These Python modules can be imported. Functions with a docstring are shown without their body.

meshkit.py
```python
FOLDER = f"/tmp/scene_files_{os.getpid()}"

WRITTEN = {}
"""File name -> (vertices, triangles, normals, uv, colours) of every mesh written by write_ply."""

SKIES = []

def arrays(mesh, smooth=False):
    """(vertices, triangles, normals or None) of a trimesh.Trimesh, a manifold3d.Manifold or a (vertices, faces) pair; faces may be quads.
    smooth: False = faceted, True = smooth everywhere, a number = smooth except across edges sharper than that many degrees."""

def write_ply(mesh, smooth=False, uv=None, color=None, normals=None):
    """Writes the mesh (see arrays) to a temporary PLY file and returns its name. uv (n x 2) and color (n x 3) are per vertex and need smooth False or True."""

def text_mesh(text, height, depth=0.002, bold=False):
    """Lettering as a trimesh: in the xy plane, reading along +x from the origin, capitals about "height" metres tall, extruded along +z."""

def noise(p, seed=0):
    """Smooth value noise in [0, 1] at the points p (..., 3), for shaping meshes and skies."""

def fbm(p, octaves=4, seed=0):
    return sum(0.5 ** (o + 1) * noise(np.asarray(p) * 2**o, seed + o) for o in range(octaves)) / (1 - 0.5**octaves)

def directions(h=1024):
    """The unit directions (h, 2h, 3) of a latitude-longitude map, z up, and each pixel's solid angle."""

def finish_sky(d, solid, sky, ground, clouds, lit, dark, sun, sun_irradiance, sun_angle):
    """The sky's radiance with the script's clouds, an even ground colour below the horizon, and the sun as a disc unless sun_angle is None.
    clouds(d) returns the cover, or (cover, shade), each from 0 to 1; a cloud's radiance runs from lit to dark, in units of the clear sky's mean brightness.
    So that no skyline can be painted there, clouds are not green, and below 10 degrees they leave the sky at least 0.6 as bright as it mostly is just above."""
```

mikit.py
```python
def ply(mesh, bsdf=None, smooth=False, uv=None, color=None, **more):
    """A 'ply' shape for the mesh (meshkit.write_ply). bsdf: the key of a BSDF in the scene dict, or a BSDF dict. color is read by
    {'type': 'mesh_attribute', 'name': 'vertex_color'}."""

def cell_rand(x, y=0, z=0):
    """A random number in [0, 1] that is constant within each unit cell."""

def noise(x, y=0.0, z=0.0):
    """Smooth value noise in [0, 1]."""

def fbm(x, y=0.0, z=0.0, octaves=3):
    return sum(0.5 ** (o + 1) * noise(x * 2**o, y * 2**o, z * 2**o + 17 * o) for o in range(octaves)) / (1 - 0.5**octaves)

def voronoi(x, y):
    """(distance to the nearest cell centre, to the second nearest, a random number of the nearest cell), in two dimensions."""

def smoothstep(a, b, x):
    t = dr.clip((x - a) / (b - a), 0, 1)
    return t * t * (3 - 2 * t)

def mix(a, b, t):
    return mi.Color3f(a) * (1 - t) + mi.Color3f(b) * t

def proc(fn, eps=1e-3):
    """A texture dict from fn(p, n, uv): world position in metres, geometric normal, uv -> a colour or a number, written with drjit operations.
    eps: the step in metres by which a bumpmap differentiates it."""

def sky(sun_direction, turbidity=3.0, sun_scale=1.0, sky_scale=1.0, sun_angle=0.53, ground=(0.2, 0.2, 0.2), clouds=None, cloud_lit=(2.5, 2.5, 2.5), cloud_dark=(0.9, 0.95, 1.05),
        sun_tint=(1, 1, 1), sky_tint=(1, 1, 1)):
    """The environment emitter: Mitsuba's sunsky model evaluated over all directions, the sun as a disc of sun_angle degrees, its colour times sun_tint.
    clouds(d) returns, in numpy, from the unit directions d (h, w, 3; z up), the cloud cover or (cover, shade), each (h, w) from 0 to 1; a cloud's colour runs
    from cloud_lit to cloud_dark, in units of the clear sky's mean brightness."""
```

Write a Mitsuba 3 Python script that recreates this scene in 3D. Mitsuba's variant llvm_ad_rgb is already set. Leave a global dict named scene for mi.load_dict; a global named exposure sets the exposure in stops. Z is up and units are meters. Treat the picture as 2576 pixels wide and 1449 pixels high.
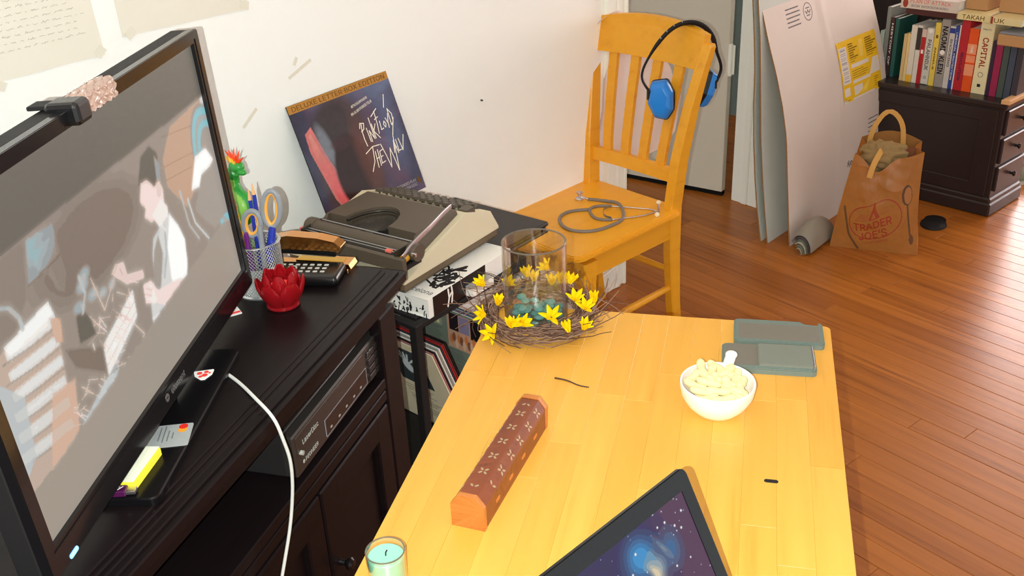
import math, random
import numpy as np, trimesh, manifold3d
import shapely, shapely.geometry as sg
from shapely.ops import unary_union
import drjit as dr
import mitsuba as mi
import mikit, meshkit

random.seed(7)
rng = np.random.default_rng(7)
scene, labels = {}, {}

# ------------------------------------------------------------------ camera, light, exposure
EYE = np.array([0.0, 0.0, 1.6])
PITCH, ROLL = math.radians(26.3977), math.radians(-2.7361)
_f = np.array([0, math.cos(PITCH), -math.sin(PITCH)]); _u0 = np.array([0, math.sin(PITCH), math.cos(PITCH)]); _r0 = np.array([1.0, 0, 0])
CAM_R = math.cos(ROLL) * _r0 + math.sin(ROLL) * _u0
CAM_U = -math.sin(ROLL) * _r0 + math.cos(ROLL) * _u0
scene['camera'] = {'type': 'perspective', 'fov': 2 * math.degrees(math.atan(1288 / 2500.96)), 'fov_axis': 'x', 'near_clip': 0.02, 'far_clip': 100.0,
    'to_world': mi.ScalarTransform4f().look_at(origin=EYE.tolist(), target=(EYE + _f).tolist(), up=CAM_U.tolist())}
# the room's grey daylight, which comes in through the open sides of the room
scene['daylight'] = {'type': 'constant', 'sampling_weight': 2.0, 'radiance': {'type': 'rgb', 'value': [0.84, 0.87, 0.88]}}
# the flash of the camera, beside its lens
FLASH = EYE - 0.035 * CAM_R - 0.012 * CAM_U
scene['flash'] = {'type': 'point', 'sampling_weight': 3.0, 'position': FLASH.tolist(), 'intensity': {'type': 'rgb', 'value': [8.0, 8.7, 8.5]}}
exposure = 0.0


# ------------------------------------------------------------------ helpers
def lin(c):
    """sRGB 0..255 -> linear"""
    c = np.asarray(c, float) / 255.0
    return np.where(c <= 0.04045, c / 12.92, ((c + 0.055) / 1.055) ** 2.4)

def rgb(c):
    return {'type': 'rgb', 'value': [float(x) for x in lin(c)]}

def frame(o, yaw=0.0, tilt=0.0, roll=0.0):
    """4x4: x axis along yaw degrees, then turned about x by tilt and about y by roll"""
    a, t, r = map(math.radians, (yaw, tilt, roll))
    Rz = np.array([[math.cos(a), -math.sin(a), 0], [math.sin(a), math.cos(a), 0], [0, 0, 1]])
    Rx = np.array([[1, 0, 0], [0, math.cos(t), -math.sin(t)], [0, math.sin(t), math.cos(t)]])
    Ry = np.array([[math.cos(r), 0, math.sin(r)], [0, 1, 0], [-math.sin(r), 0, math.cos(r)]])
    M = np.eye(4); M[:3, :3] = Rz @ Rx @ Ry; M[:3, 3] = o
    return M

def axes(o, x, y, z):
    M = np.eye(4); M[:3, 0], M[:3, 1], M[:3, 2], M[:3, 3] = x, y, z, o
    return M

def unit(v):
    v = np.asarray(v, float); return v / np.linalg.norm(v)

def mv(mesh, M):
    m = mesh.copy(); m.apply_transform(M)
    return m

def cat(*ms):
    return trimesh.util.concatenate([m for m in ms if m is not None])

def bx(x0, x1, y0, y1, z0, z1, b=0.0015):
    """a box with chamfered edges"""
    d = np.array([x1 - x0, y1 - y0, z1 - z0]); b = min(b, 0.45 * d.min())
    if b <= 0:
        m = trimesh.creation.box(d)
        m.apply_translation([(x0 + x1) / 2, (y0 + y1) / 2, (z0 + z1) / 2]); return m
    c = np.array([(x0 + x1) / 2, (y0 + y1) / 2, (z0 + z1) / 2]); h = d / 2
    p = []
    for sx in (-1, 1):
        for sy in (-1, 1):
            for sz in (-1, 1):
                s = np.array([sx, sy, sz])
                for k in range(3):
                    q = s * (h - b); q[k] = s[k] * h[k]
                    p.append(c + q)
    return trimesh.convex.convex_hull(np.array(p))

def rbx(x0, x1, y0, y1, z0, z1, r, n=8):
    """a box with rounded edges"""
    d = np.array([x1 - x0, y1 - y0, z1 - z0]); r = min(r, 0.49 * d.min())
    s = manifold3d.Manifold.sphere(r, n)
    parts = [s.translate([x, y, z]) for x in (x0 + r, x1 - r) for y in (y0 + r, y1 - r) for z in (z0 + r, z1 - r)]
    return man(manifold3d.Manifold.batch_hull(parts))

def man(m):
    q = m.to_mesh()
    return trimesh.Trimesh(q.vert_properties[:, :3], q.tri_verts, process=False)

def prism(poly, z0, z1):
    """extrude a shapely polygon (or points) from z0 to z1"""
    if not hasattr(poly, 'geom_type'):
        poly = sg.Polygon(poly)
    gs = [g for g in getattr(poly, 'geoms', [poly]) if g.area > 1e-12]
    m = cat(*[trimesh.creation.extrude_polygon(g, z1 - z0, engine='earcut') for g in gs])
    m.apply_translation([0, 0, z0])
    return m

def rrect(x0, x1, y0, y1, r, n=6):
    return sg.box(x0 + r, y0 + r, x1 - r, y1 - r).buffer(r, quad_segs=n)

def bevel_prism(poly, z0, z1, b=0.002):
    """extruded outline whose upper edge is chamfered by b"""
    lo = np.array(poly.exterior.coords)[:-1]
    ins = np.array(poly.buffer(-b).exterior.coords)[:-1]
    return trimesh.convex.convex_hull(np.vstack([np.c_[lo, np.full(len(lo), z0)], np.c_[lo, np.full(len(lo), z1 - b)], np.c_[ins, np.full(len(ins), z1)]]))

def tube(path, rad, n=8, closed=False, flat=None):
    """round tube along a polyline; rad: number or one per point; flat=(w,h): an oval section"""
    p = np.asarray(path, float); N = len(p)
    rad = np.broadcast_to(rad, (N,))
    t = np.roll(p, -1, 0) - np.roll(p, 1, 0) if closed else np.gradient(p, axis=0)
    t /= np.linalg.norm(t, axis=1, keepdims=True) + 1e-12
    a = np.cross(t[0], [0, 0, 1.0] if abs(t[0][2]) < 0.9 else [1.0, 0, 0]); a /= np.linalg.norm(a)
    A = []
    for k in range(N):
        a = a - t[k] * (a @ t[k]); a /= np.linalg.norm(a) + 1e-12; A.append(a)
    A = np.array(A); B = np.cross(t, A)
    ang = np.arange(n) * 2 * np.pi / n
    ca, sa = np.cos(ang), np.sin(ang)
    if flat: ca, sa = ca * flat[0], sa * flat[1]
    v = p[:, None] + rad[:, None, None] * (ca[None, :, None] * A[:, None] + sa[None, :, None] * B[:, None])
    v = v.reshape(-1, 3); f = []
    for k in range(N if closed else N - 1):
        k2 = (k + 1) % N
        for j in range(n):
            j2 = (j + 1) % n
            f += [[k * n + j, k2 * n + j, k2 * n + j2], [k * n + j, k2 * n + j2, k * n + j2]]
    if not closed:
        v = np.vstack([v, p[0], p[-1]])
        for j in range(n):
            j2 = (j + 1) % n
            f += [[N * n, j, j2], [N * n + 1, (N - 1) * n + j2, (N - 1) * n + j]]
    m = trimesh.Trimesh(v, f, process=False)
    if m.volume < 0: m.invert()
    return m

def spline(pts, n=40, closed=False):
    from scipy.interpolate import CubicSpline
    p = np.asarray(pts, float)
    if closed: p = np.vstack([p, p[:1]])
    s = np.r_[0, np.cumsum(np.linalg.norm(np.diff(p, axis=0), axis=1))]
    q = CubicSpline(s, p, bc_type='periodic' if closed else 'natural')(np.linspace(0, s[-1], n + (1 if closed else 0)))
    return q[:-1] if closed else q

def lathe(profile, n=48):
    """profile: (r, z) from bottom to top, closed surface of revolution when it starts and ends at r=0"""
    pr = np.asarray(profile, float); K = len(pr)
    ang = np.arange(n) * 2 * np.pi / n
    v = np.stack([pr[:, None, 0] * np.cos(ang), pr[:, None, 0] * np.sin(ang), np.broadcast_to(pr[:, None, 1], (K, n))], -1).reshape(-1, 3)
    f = []
    for k in range(K - 1):
        for j in range(n):
            j2 = (j + 1) % n
            f += [[k * n + j, k * n + j2, (k + 1) * n + j2], [k * n + j, (k + 1) * n + j2, (k + 1) * n + j]]
    m = trimesh.Trimesh(v, f, process=False)
    m.update_faces(m.nondegenerate_faces()); m.remove_unreferenced_vertices()
    return m

def ball(c, r, sub=2, s=(1, 1, 1)):
    m = trimesh.creation.icosphere(sub, r); m.apply_scale(s); m.apply_translation(c)
    return m

def cyl(p, q, r, n=16):
    return tube([p, q], r, n)

def strokes(lines, w, d=0.0003, z=0.0):
    """pen strokes (2-D polylines) as thin raised ink"""
    g = unary_union([sg.LineString(l).buffer(w / 2, quad_segs=3) for l in lines if len(l) > 1])
    return prism(g, z, z + d)

def words(text, height, d=0.0003, bold=False, width=None, centre=False):
    m = meshkit.text_mesh(text, height, d, bold)
    if width:
        m.apply_scale([width / (m.bounds[1][0] - m.bounds[0][0]), 1, 1])
    m.apply_translation([-m.bounds[0][0], 0, 0])
    if centre:
        m.apply_translation([-m.bounds[1][0] / 2, 0, 0])
    return m

def grid(fn, nu, nv):
    """surface fn(u, v) -> (.., 3) over the unit square"""
    u, v = np.meshgrid(np.linspace(0, 1, nu), np.linspace(0, 1, nv), indexing='ij')
    P = fn(u, v).reshape(-1, 3)
    i, j = np.meshgrid(np.arange(nu - 1), np.arange(nv - 1), indexing='ij')
    a = (i * nv + j).ravel()
    q = np.stack([a, a + nv, a + nv + 1, a + 1], 1)
    return trimesh.Trimesh(P, np.vstack([q[:, [0, 1, 2]], q[:, [0, 2, 3]]]), process=False)

def sheet(fn, nu, nv, t):
    """a grid given a thickness t along its normals (closed)"""
    m = grid(fn, nu, nv); n = m.vertex_normals
    top, bot = m.vertices + n * t / 2, m.vertices - n * t / 2
    N = len(top); f = np.vstack([m.faces, m.faces[:, ::-1] + N])
    idx = np.arange(N).reshape(nu, nv)
    rim = np.r_[idx[:, 0], idx[-1, 1:], idx[-2::-1, -1], idx[0, -2:0:-1]]
    e = []
    for a, b in zip(rim, np.roll(rim, -1)):
        e += [[a, b + N, b], [a, a + N, b + N]]
    r = trimesh.Trimesh(np.vstack([top, bot]), np.vstack([f, e]), process=False)
    if r.volume < 0: r.invert()
    return r


def outline(mesh):
    """the 2-D outline of flat lettering"""
    n = mesh.face_normals[:, 2] > .9
    return unary_union([sg.Polygon(t[:, :2]) for t in mesh.triangles[n]]).buffer(1e-6)


class Paint:
    """colours of a flat print, painted over its own face (x to the right, y up, 0..1)"""
    def __init__(self, w, h, base):
        self.w, self.h = w, h
        self.X, self.Y = np.meshgrid((np.arange(w) + .5) / w, (np.arange(h) + .5) / h, indexing='ij')
        self.c = np.empty((w, h, 3)); self.c[:] = lin(base)
        self.asp = h / w
    def put(self, mask, col, a=1.0):
        k = (np.clip(mask, 0, 1) * a)[..., None]
        self.c = self.c * (1 - k) + k * lin(col)
    def poly(self, pts, col, a=1.0):
        P = sg.Polygon(pts)
        if not P.is_valid: P = P.buffer(0)
        self.put(shapely.contains_xy(P, self.X, self.Y).astype(float), col, a)
    def blob(self, x, y, rx, ry, col, a=1.0, rot=0.0, soft=0.3):
        c, s = math.cos(rot), math.sin(rot); dx, dy = self.X - x, (self.Y - y)
        d = np.hypot((dx * c + dy * s) / rx, (-dx * s + dy * c) / ry)
        self.put(np.clip((1 - d) / soft + .5, 0, 1), col, a)
    def line(self, pts, w, col, a=1.0):
        g = sg.LineString(pts).buffer(w / 2)
        self.put(shapely.contains_xy(g, self.X, self.Y).astype(float), col, a)
    def shape(self, g, W, H, col, a=1.0):
        """g: a shapely shape in metres on the W x H face"""
        self.put(shapely.contains_xy(g, self.X * W, self.Y * H).astype(float), col, a)
    def grain(self, amt, f, seed=0):
        n = meshkit.fbm(np.stack([self.X * f, self.Y * f * self.asp, self.X * 0], -1), 3, seed)
        self.c *= (1 + amt * (n - .5))[..., None]
    def mesh(self, W, H, z=0.0):
        """(mesh, colours): a grid W x H metres with its lower left corner at the origin"""
        m = grid(lambda u, v: np.stack([u * W, v * H, u * 0 + z], -1), self.w, self.h)
        return m, np.clip(self.c.reshape(-1, 3), 0, 1)
    def lamps(self, W, H, k, gain, scene_key, bs, M):
        """a lit screen: the picture in k colours, the cells of one colour a mesh that glows in it"""
        from scipy.cluster.vq import kmeans2
        pts = np.sqrt(np.clip(self.c, 0, 1)).reshape(-1, 3)
        cent, lab = kmeans2(pts, k, minit='++', seed=3, iter=25)
        lab = lab.reshape(self.w, self.h)
        for j in range(k):
            V, F = [], []
            for col in range(self.h):
                on = np.r_[0, (lab[:, col] == j).astype(int), 0]; d = np.diff(on)
                for a, b in zip(np.nonzero(d == 1)[0], np.nonzero(d == -1)[0]):
                    n = len(V); y0, y1 = col / self.h * H, (col + 1) / self.h * H; x0, x1 = a / self.w * W, b / self.w * W
                    V += [[x0, y0, 0], [x1, y0, 0], [x1, y1, 0], [x0, y1, 0]]; F += [[n, n + 1, n + 2], [n, n + 2, n + 3]]
            if not V: continue
            m = mv(trimesh.Trimesh(V, F, process=False), M)
            scene[f'{scene_key}__{j:03d}'] = mikit.ply(m, bs, emitter={'type': 'area', 'sampling_weight': 0.012, 'radiance': {'type': 'rgb', 'value': [float(x) for x in cent[j] ** 2 * gain]}})


def numbered(key):
    if key not in used:
        used[key] = 0; return key
    used[key] += 1
    return f'{key}_{used[key]:03d}'
used = {}

def thing(name, label, category, group=None):
    key = numbered(name)
    labels[key] = {'label': label, 'category': category}
    if group: labels[key]['group'] = group
    return key

def part(parent, name, mesh, bsdf, M=None, smooth=False, label=None, kind=None, **kw):
    key = numbered(f'{parent}__{name}')
    scene[key] = mikit.ply(mesh if M is None else mv(mesh, M), bsdf, smooth, **kw)
    if label or kind:
        labels[key] = {}
        if label: labels[key]['label'] = label
        if kind: labels[key]['kind'] = kind
    return key

def whole(name, label, category, mesh, bsdf, M=None, smooth=False, group=None, kind=None, **kw):
    key = thing(name, label, category, group)
    scene[key] = mikit.ply(mesh if M is None else mv(mesh, M), bsdf, smooth, **kw)
    if kind: labels[key]['kind'] = kind
    return key

def struct(name, mesh, bsdf, label=None, M=None, smooth=False, **kw):
    scene[name] = mikit.ply(mesh if M is None else mv(mesh, M), bsdf, smooth, **kw); used[name] = 0
    labels[name] = {'kind': 'structure', 'label': label or name.replace('_', ' '), 'category': name.split('_')[0]}
    return name


# ------------------------------------------------------------------ materials
def pr(col, rough=0.5, spec=0.5, metal=0.0, **kw):
    base = rgb(col) if isinstance(col, (tuple, list)) else col
    return {'type': 'twosided', 'bsdf': {'type': 'principled', 'base_color': base, 'roughness': rough, 'specular': spec, 'metallic': metal, **kw}}

N, FB, MIX, SS = mikit.noise, mikit.fbm, mikit.mix, mikit.smoothstep
def L(c): return [float(x) for x in lin(c)]

def wood(yaw, a, b, dark, along=3.0, across=60.0, streak=0.5):
    """plain stained wood, grain along yaw; uv.x carries the tone of the single piece"""
    cx, sx = math.cos(math.radians(yaw)), math.sin(math.radians(yaw))
    A, B, D = L(a), L(b), L(dark)
    def fn(p, n, uv):
        s = p.x * cx + p.y * sx; c = -p.x * sx + p.y * cx
        g = FB(s * along, c * across + uv.x * 37, p.z * across + uv.x * 11, 3)
        fine = N(s * along * 6, c * across * 6, p.z * across * 6)
        t = dr.clip(0.55 * uv.x + 0.75 * (g - 0.5) + 0.22, 0, 1)
        col = MIX(A, B, t)
        return MIX(col, D, streak * SS(0.60, 0.85, 0.7 * g + 0.3 * fine))
    return mikit.proc(fn)

scene['m_floor'] = pr(wood(-52.83, (178, 108, 42), (138, 76, 26), (90, 44, 12), 2.2, 70, 0.55), 0.30, 0.28)
scene['m_table'] = pr(wood(75.65, (228, 172, 76), (214, 154, 56), (196, 132, 40), 3.0, 60, 0.35), 0.34, 0.45)
scene['m_chair'] = pr(wood(40, (226, 162, 36), (216, 148, 26), (190, 124, 18), 4.0, 40, 0.35), 0.36, 0.45)
scene['m_cabinet'] = pr(wood(69.9, (23, 16, 17), (16, 11, 12), (9, 6, 6), 3.0, 80, 0.6), 0.34, 0.14)
scene['m_incense'] = pr(wood(68.2, (128, 62, 30), (98, 44, 22), (54, 24, 14), 6.0, 90, 0.8), 0.34, 0.5)
scene['m_incense_end'] = pr(wood(165, (196, 122, 58), (170, 98, 42), (128, 62, 26), 8.0, 150, 0.7), 0.4, 0.4)
def _wall(p, n, uv):
    g = FB(p.x * 1.3, p.y * 1.3, p.z * 1.3, 2)
    return MIX(L((244, 246, 242)), L((239, 241, 236)), g)
scene['m_wall'] = pr(mikit.proc(_wall), 0.45, 0.3)
scene['m_trim'] = pr((236, 238, 226), 0.35, 0.4)
scene['m_door'] = pr((206, 200, 182), 0.45, 0.3)
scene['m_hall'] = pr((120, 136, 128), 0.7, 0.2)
scene['m_gap'] = pr((20, 20, 20), 0.8, 0.1)
scene['m_ceiling'] = pr((225, 222, 214), 0.8, 0.1)
scene['m_black'] = pr((14, 14, 15), 0.28, 0.5)
scene['m_black_matte'] = pr((22, 21, 22), 0.6, 0.3)
scene['m_black_gloss'] = pr((8, 8, 9), 0.08, 0.6)
scene['m_print'] = pr({'type': 'mesh_attribute', 'name': 'vertex_color'}, 0.42, 0.35)
scene['m_print_gloss'] = pr({'type': 'mesh_attribute', 'name': 'vertex_color'}, 0.22, 0.5)
scene['m_paper'] = pr((232, 230, 222), 0.7, 0.2)
scene['m_white'] = pr((236, 236, 232), 0.4, 0.4)
scene['m_ink'] = pr((34, 32, 34), 0.6, 0.2)
scene['m_chrome'] = {'type': 'twosided', 'bsdf': {'type': 'roughconductor', 'material': 'Cr', 'alpha': 0.12, 'distribution': 'ggx'}}
scene['m_steel'] = pr((170, 170, 172), 0.3, 0.5, 0.9)
scene['m_glass'] = {'type': 'thindielectric', 'int_ior': 1.5}
scene['m_clear'] = {'type': 'thindielectric', 'int_ior': 1.45}

# ------------------------------------------------------------------ the room
PL = np.array([math.cos(math.radians(-52.83)), math.sin(math.radians(-52.83)), 0]); PN = np.array([-PL[1], PL[0], 0])
struct('floor', bx(-3.5, 6, -3, 9, -0.08, -0.005, 0), 'm_floor', 'orange brown strip wood floor', uv=np.tile([0.4, 0.5], (8, 1)))
Mfl = axes([0, 0, 0], PL, PN, [0, 0, 1])
prng = random.Random(11)
w = 0.0667
row = -16
while True:
    o = 2.4725 + row * w
    if o > 5.5: break
    s = -4.2 + prng.random() * 1.1
    lo = -3.6 if o > 2.3 else -2.6
    while s < 0.5:
        l = prng.uniform(0.75, 1.9); e = s + l
        if e > lo and s < 0.2:
            tone = min(1, max(0, prng.gauss(0.42, 0.27)))
            dz = prng.uniform(-0.0004, 0.0)
            m = mv(bx(s + .0003, e - .0003, o + .0004, o + w - .0004, -.005, dz, .0009), Mfl)
            part('floor', 'plank', m, 'm_floor', uv=np.tile([tone, .5], (len(m.vertices), 1)))
        s = e
    row += 1

WA = np.array([0.399, 3.234, 0.0]); WD = np.array([math.cos(math.radians(46)), math.sin(math.radians(46)), 0]); WN = np.array([WD[1], -WD[0], 0])
Mw = axes(WA, WD, -WN, [0, 0, 1])           # x along the wall (0 at its end), y into the wall
struct('wall_left', bx(-5.0, -0.02, 0.0, 0.12, 0, 2.6, 0), 'm_wall', 'white painted wall behind the television and the record sleeve', Mw)
struct('baseboard_left', cat(bx(-5.0, -0.1, -0.016, 0.001, 0, 0.11, .003), bx(-5.0, -0.1, -0.010, 0.001, 0.108, 0.125, .003)), 'm_trim', 'white baseboard of the wall', Mw)
cas = cat(bx(-0.105, -0.055, -0.018, 0.002, 0, 2.2, .003), bx(-0.058, -0.034, -0.022, 0.002, 0, 2.2, .004), bx(-0.036, -0.012, -0.014, 0.12, 0, 2.2, .003), bx(-0.014, 0.0, -0.021, 0.13, 0, 2.2, .003))
struct('trim_1', cas, 'm_trim', 'white door casing at the end of the wall', Mw)
# the doorway: door, its hinge, the casing on the other side
DR, DL = np.array([0.925, 4.018, 0]), np.array([0.30, 4.49, 0])
dd = unit(DL - DR); Md = axes(DR, dd, unit(np.cross([0, 0, 1], dd)), [0, 0, 1])
struct('door_1', bx(0, 0.78, -0.035, 0.0, 0.02, 2.1, .002), 'm_door', 'pale grey door standing open behind the chair', Md)
part('door_1', 'hinge', cat(cyl([-.010, .004, .53], [-.010, .004, .66], .008, 12), bx(-.026, .004, -.004, .0, .535, .655, .001)), 'm_trim', Md)
part('door_1', 'sweep', bx(0, .78, -.032, -.004, .002, .02, .001), 'm_gap', Md)
JA, JB = np.array([0.956, 3.972, 0]), np.array([1.055, 3.840, 0])
jd = unit(JB - JA); Mj = axes(JA, jd, unit(np.cross([0, 0, 1], jd)), [0, 0, 1])
struct('trim_2', cat(bx(0, .055, .0, .03, 0, 2.2, .003), bx(.052, .085, -.006, .02, 0, 2.2, .004), bx(.083, .138, .0, .02, 0, 2.2, .003), bx(0, .02, 0.01, .06, 0, 2.2, .002)), 'm_trim', 'white casing on the hinge side of the door', Mj)
struct('wall_back', bx(.02, np.linalg.norm(JB - JA), .012, .13, 0, 2.6, 0), 'm_wall', 'white wall behind the leaning cardboard', Mj)
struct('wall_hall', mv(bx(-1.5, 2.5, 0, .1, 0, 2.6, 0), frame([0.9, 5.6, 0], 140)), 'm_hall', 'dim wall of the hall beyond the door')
struct('ceiling', bx(-3.5, 6, -2, 8.2, 2.6, 2.7, 0), 'm_ceiling', 'white ceiling')
# the far wall with the window whose light glares on the floor
FN = np.array([0.797, 0.604, 0]); FO = np.array([3.25, 6.47, 0]); Mf = axes(FO, PL, FN, [0, 0, 1])
fw_ = man(manifold3d.Manifold.cube([6.5, .14, 2.6]).translate([-2.5, 0, 0]) - manifold3d.Manifold.cube([2.2, 1, 1.8]).translate([0.05, -.4, .55]))
struct('wall_far', fw_, 'm_wall', 'far wall of the next room', Mf)
win = cat(bx(.02, .1, -.02, .1, .5, 2.4, .003), bx(2.2, 2.28, -.02, .1, .5, 2.4, .003), bx(.1, 2.2, -.02, .1, .5, .58, .003), bx(.1, 2.2, -.02, .1, 2.32, 2.4, .003), bx(1.1, 1.17, .0, .08, .58, 2.32, .003))
struct('window_1', win, 'm_trim', 'window of the next room', Mf)
part('window_1', 'pane', mv(trimesh.Trimesh([[.1, .05, .58], [2.2, .05, .58], [2.2, .05, 2.32], [.1, .05, 2.32]], [[0, 1, 2], [0, 2, 3]], process=False), Mf), 'm_clear')
scene['window_light'] = {'type': 'rectangle', 'to_world': mi.ScalarTransform4f((Mf @ axes([1.15, .16, 1.45], [1.05, 0, 0], [0, 0, .9], [0, -1, 0])).tolist()),
    'emitter': {'type': 'area', 'sampling_weight': 1.0, 'radiance': {'type': 'rgb', 'value': [15.0, 12.8, 12.6]}}, 'bsdf': {'type': 'ref', 'id': 'm_gap'}}
labels['window_light'] = {'kind': 'structure', 'label': 'bright daylight outside the window', 'category': 'window'}
# ------------------------------------------------------------------ furniture
def loft(secs):
    """closed mesh through sections of equal point count (each an (n, 3) ring)"""
    n = len(secs[0]); v = np.vstack(secs); f = []
    for k in range(len(secs) - 1):
        for j in range(n):
            j2 = (j + 1) % n
            f += [[k * n + j, k * n + j2, (k + 1) * n + j2], [k * n + j, (k + 1) * n + j2, (k + 1) * n + j]]
    for j in range(1, n - 1):
        f += [[0, j + 1, j], [(len(secs) - 1) * n, (len(secs) - 1) * n + j, (len(secs) - 1) * n + j + 1]]
    m = trimesh.Trimesh(v, f, process=False)
    if m.volume < 0: m.invert()
    return m

def sq(cx, cy, w, d, z, b=0.004):
    """chamfered rectangular ring"""
    x, y = w / 2, d / 2
    return np.array([[cx - x + b, cy - y, z], [cx + x - b, cy - y, z], [cx + x, cy - y + b, z], [cx + x, cy + y - b, z], [cx + x - b, cy + y, z], [cx - x + b, cy + y, z], [cx - x, cy + y - b, z], [cx - x, cy - y + b, z]])

def tuv(m, t): return np.tile([t, 0.5], (len(m.vertices), 1))

def wpart(parent, name, mesh, bs, M, tone=None, **kw):
    m = mv(mesh, M)
    return part(parent, name, m, bs, uv=tuv(m, rng.uniform(.25, .75) if tone is None else tone), **kw)

# ---- dark cabinet (television stand); local x: along its front, 0 at the far end; y: towards its back
CA = np.array([math.cos(math.radians(71.8)), math.sin(math.radians(71.8)), 0]); CB = np.array([-CA[1], CA[0], 0]); CO = np.array([-.195, 1.672, 0])
KC = 1.013; MC = np.diag([KC, KC, KC, 1.0]); MC[:3, 3] = EYE * (1 - KC); MC = MC @ axes(CO, CA, CB, [0, 0, 1])
def cw(x, y, z): return (MC @ [x, y, z, 1])[:3]
cab = thing('cabinet', 'dark espresso wooden television cabinet with moulded top edge and open player shelf', 'cabinet')
LX, DY = -1.30, 0.46
wpart(cab, 'tabletop', bx(LX + .04, -.026, .036, DY, .795, .83, .002), 'm_cabinet', MC, .5)
mould = []
for o, z0, z1 in ((.036, .80, .8292), (.028, .80, .827), (.020, .797, .8235), (.010, .795, .8215), (0.0, .797, .816), (.012, .780, .80)):
    mould.append(bx(LX, -o, o, DY, z0, z1, .0022))
wpart(cab, 'moulding', cat(*mould), 'm_cabinet', MC, .62)
wpart(cab, 'side_panel', bx(-.055, -.035, .04, DY - .01, .0206, .785), 'm_cabinet', MC)
wpart(cab, 'side_panel', bx(LX + .035, LX + .055, .04, DY - .01, .0206, .785), 'm_cabinet', MC)
wpart(cab, 'back_panel', bx(LX + .05, -.05, DY - .03, DY - .015, .05, .785), 'm_cabinet', MC)
wpart(cab, 'rail', bx(LX + .05, -.05, .024, .044, .757, .785), 'm_cabinet', MC)
wpart(cab, 'stile', bx(-.088, -.020, 0.022, .046, .0206, .757, .003), 'm_cabinet', MC)
wpart(cab, 'stile', bx(LX + .02, LX + .09, 0.022, .046, .0206, .757, .003), 'm_cabinet', MC)
wpart(cab, 'shelf', bx(LX + .055, -.055, .024, DY - .03, .61, .632, .002), 'm_cabinet', MC)
wpart(cab, 'rail', bx(LX + .05, -.088, .024, .044, .585, .607, .002), 'm_cabinet', MC)
wpart(cab, 'plinth', bx(LX + .05, -.05, .05, .07, .0206, .08), 'm_cabinet', MC)
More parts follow.
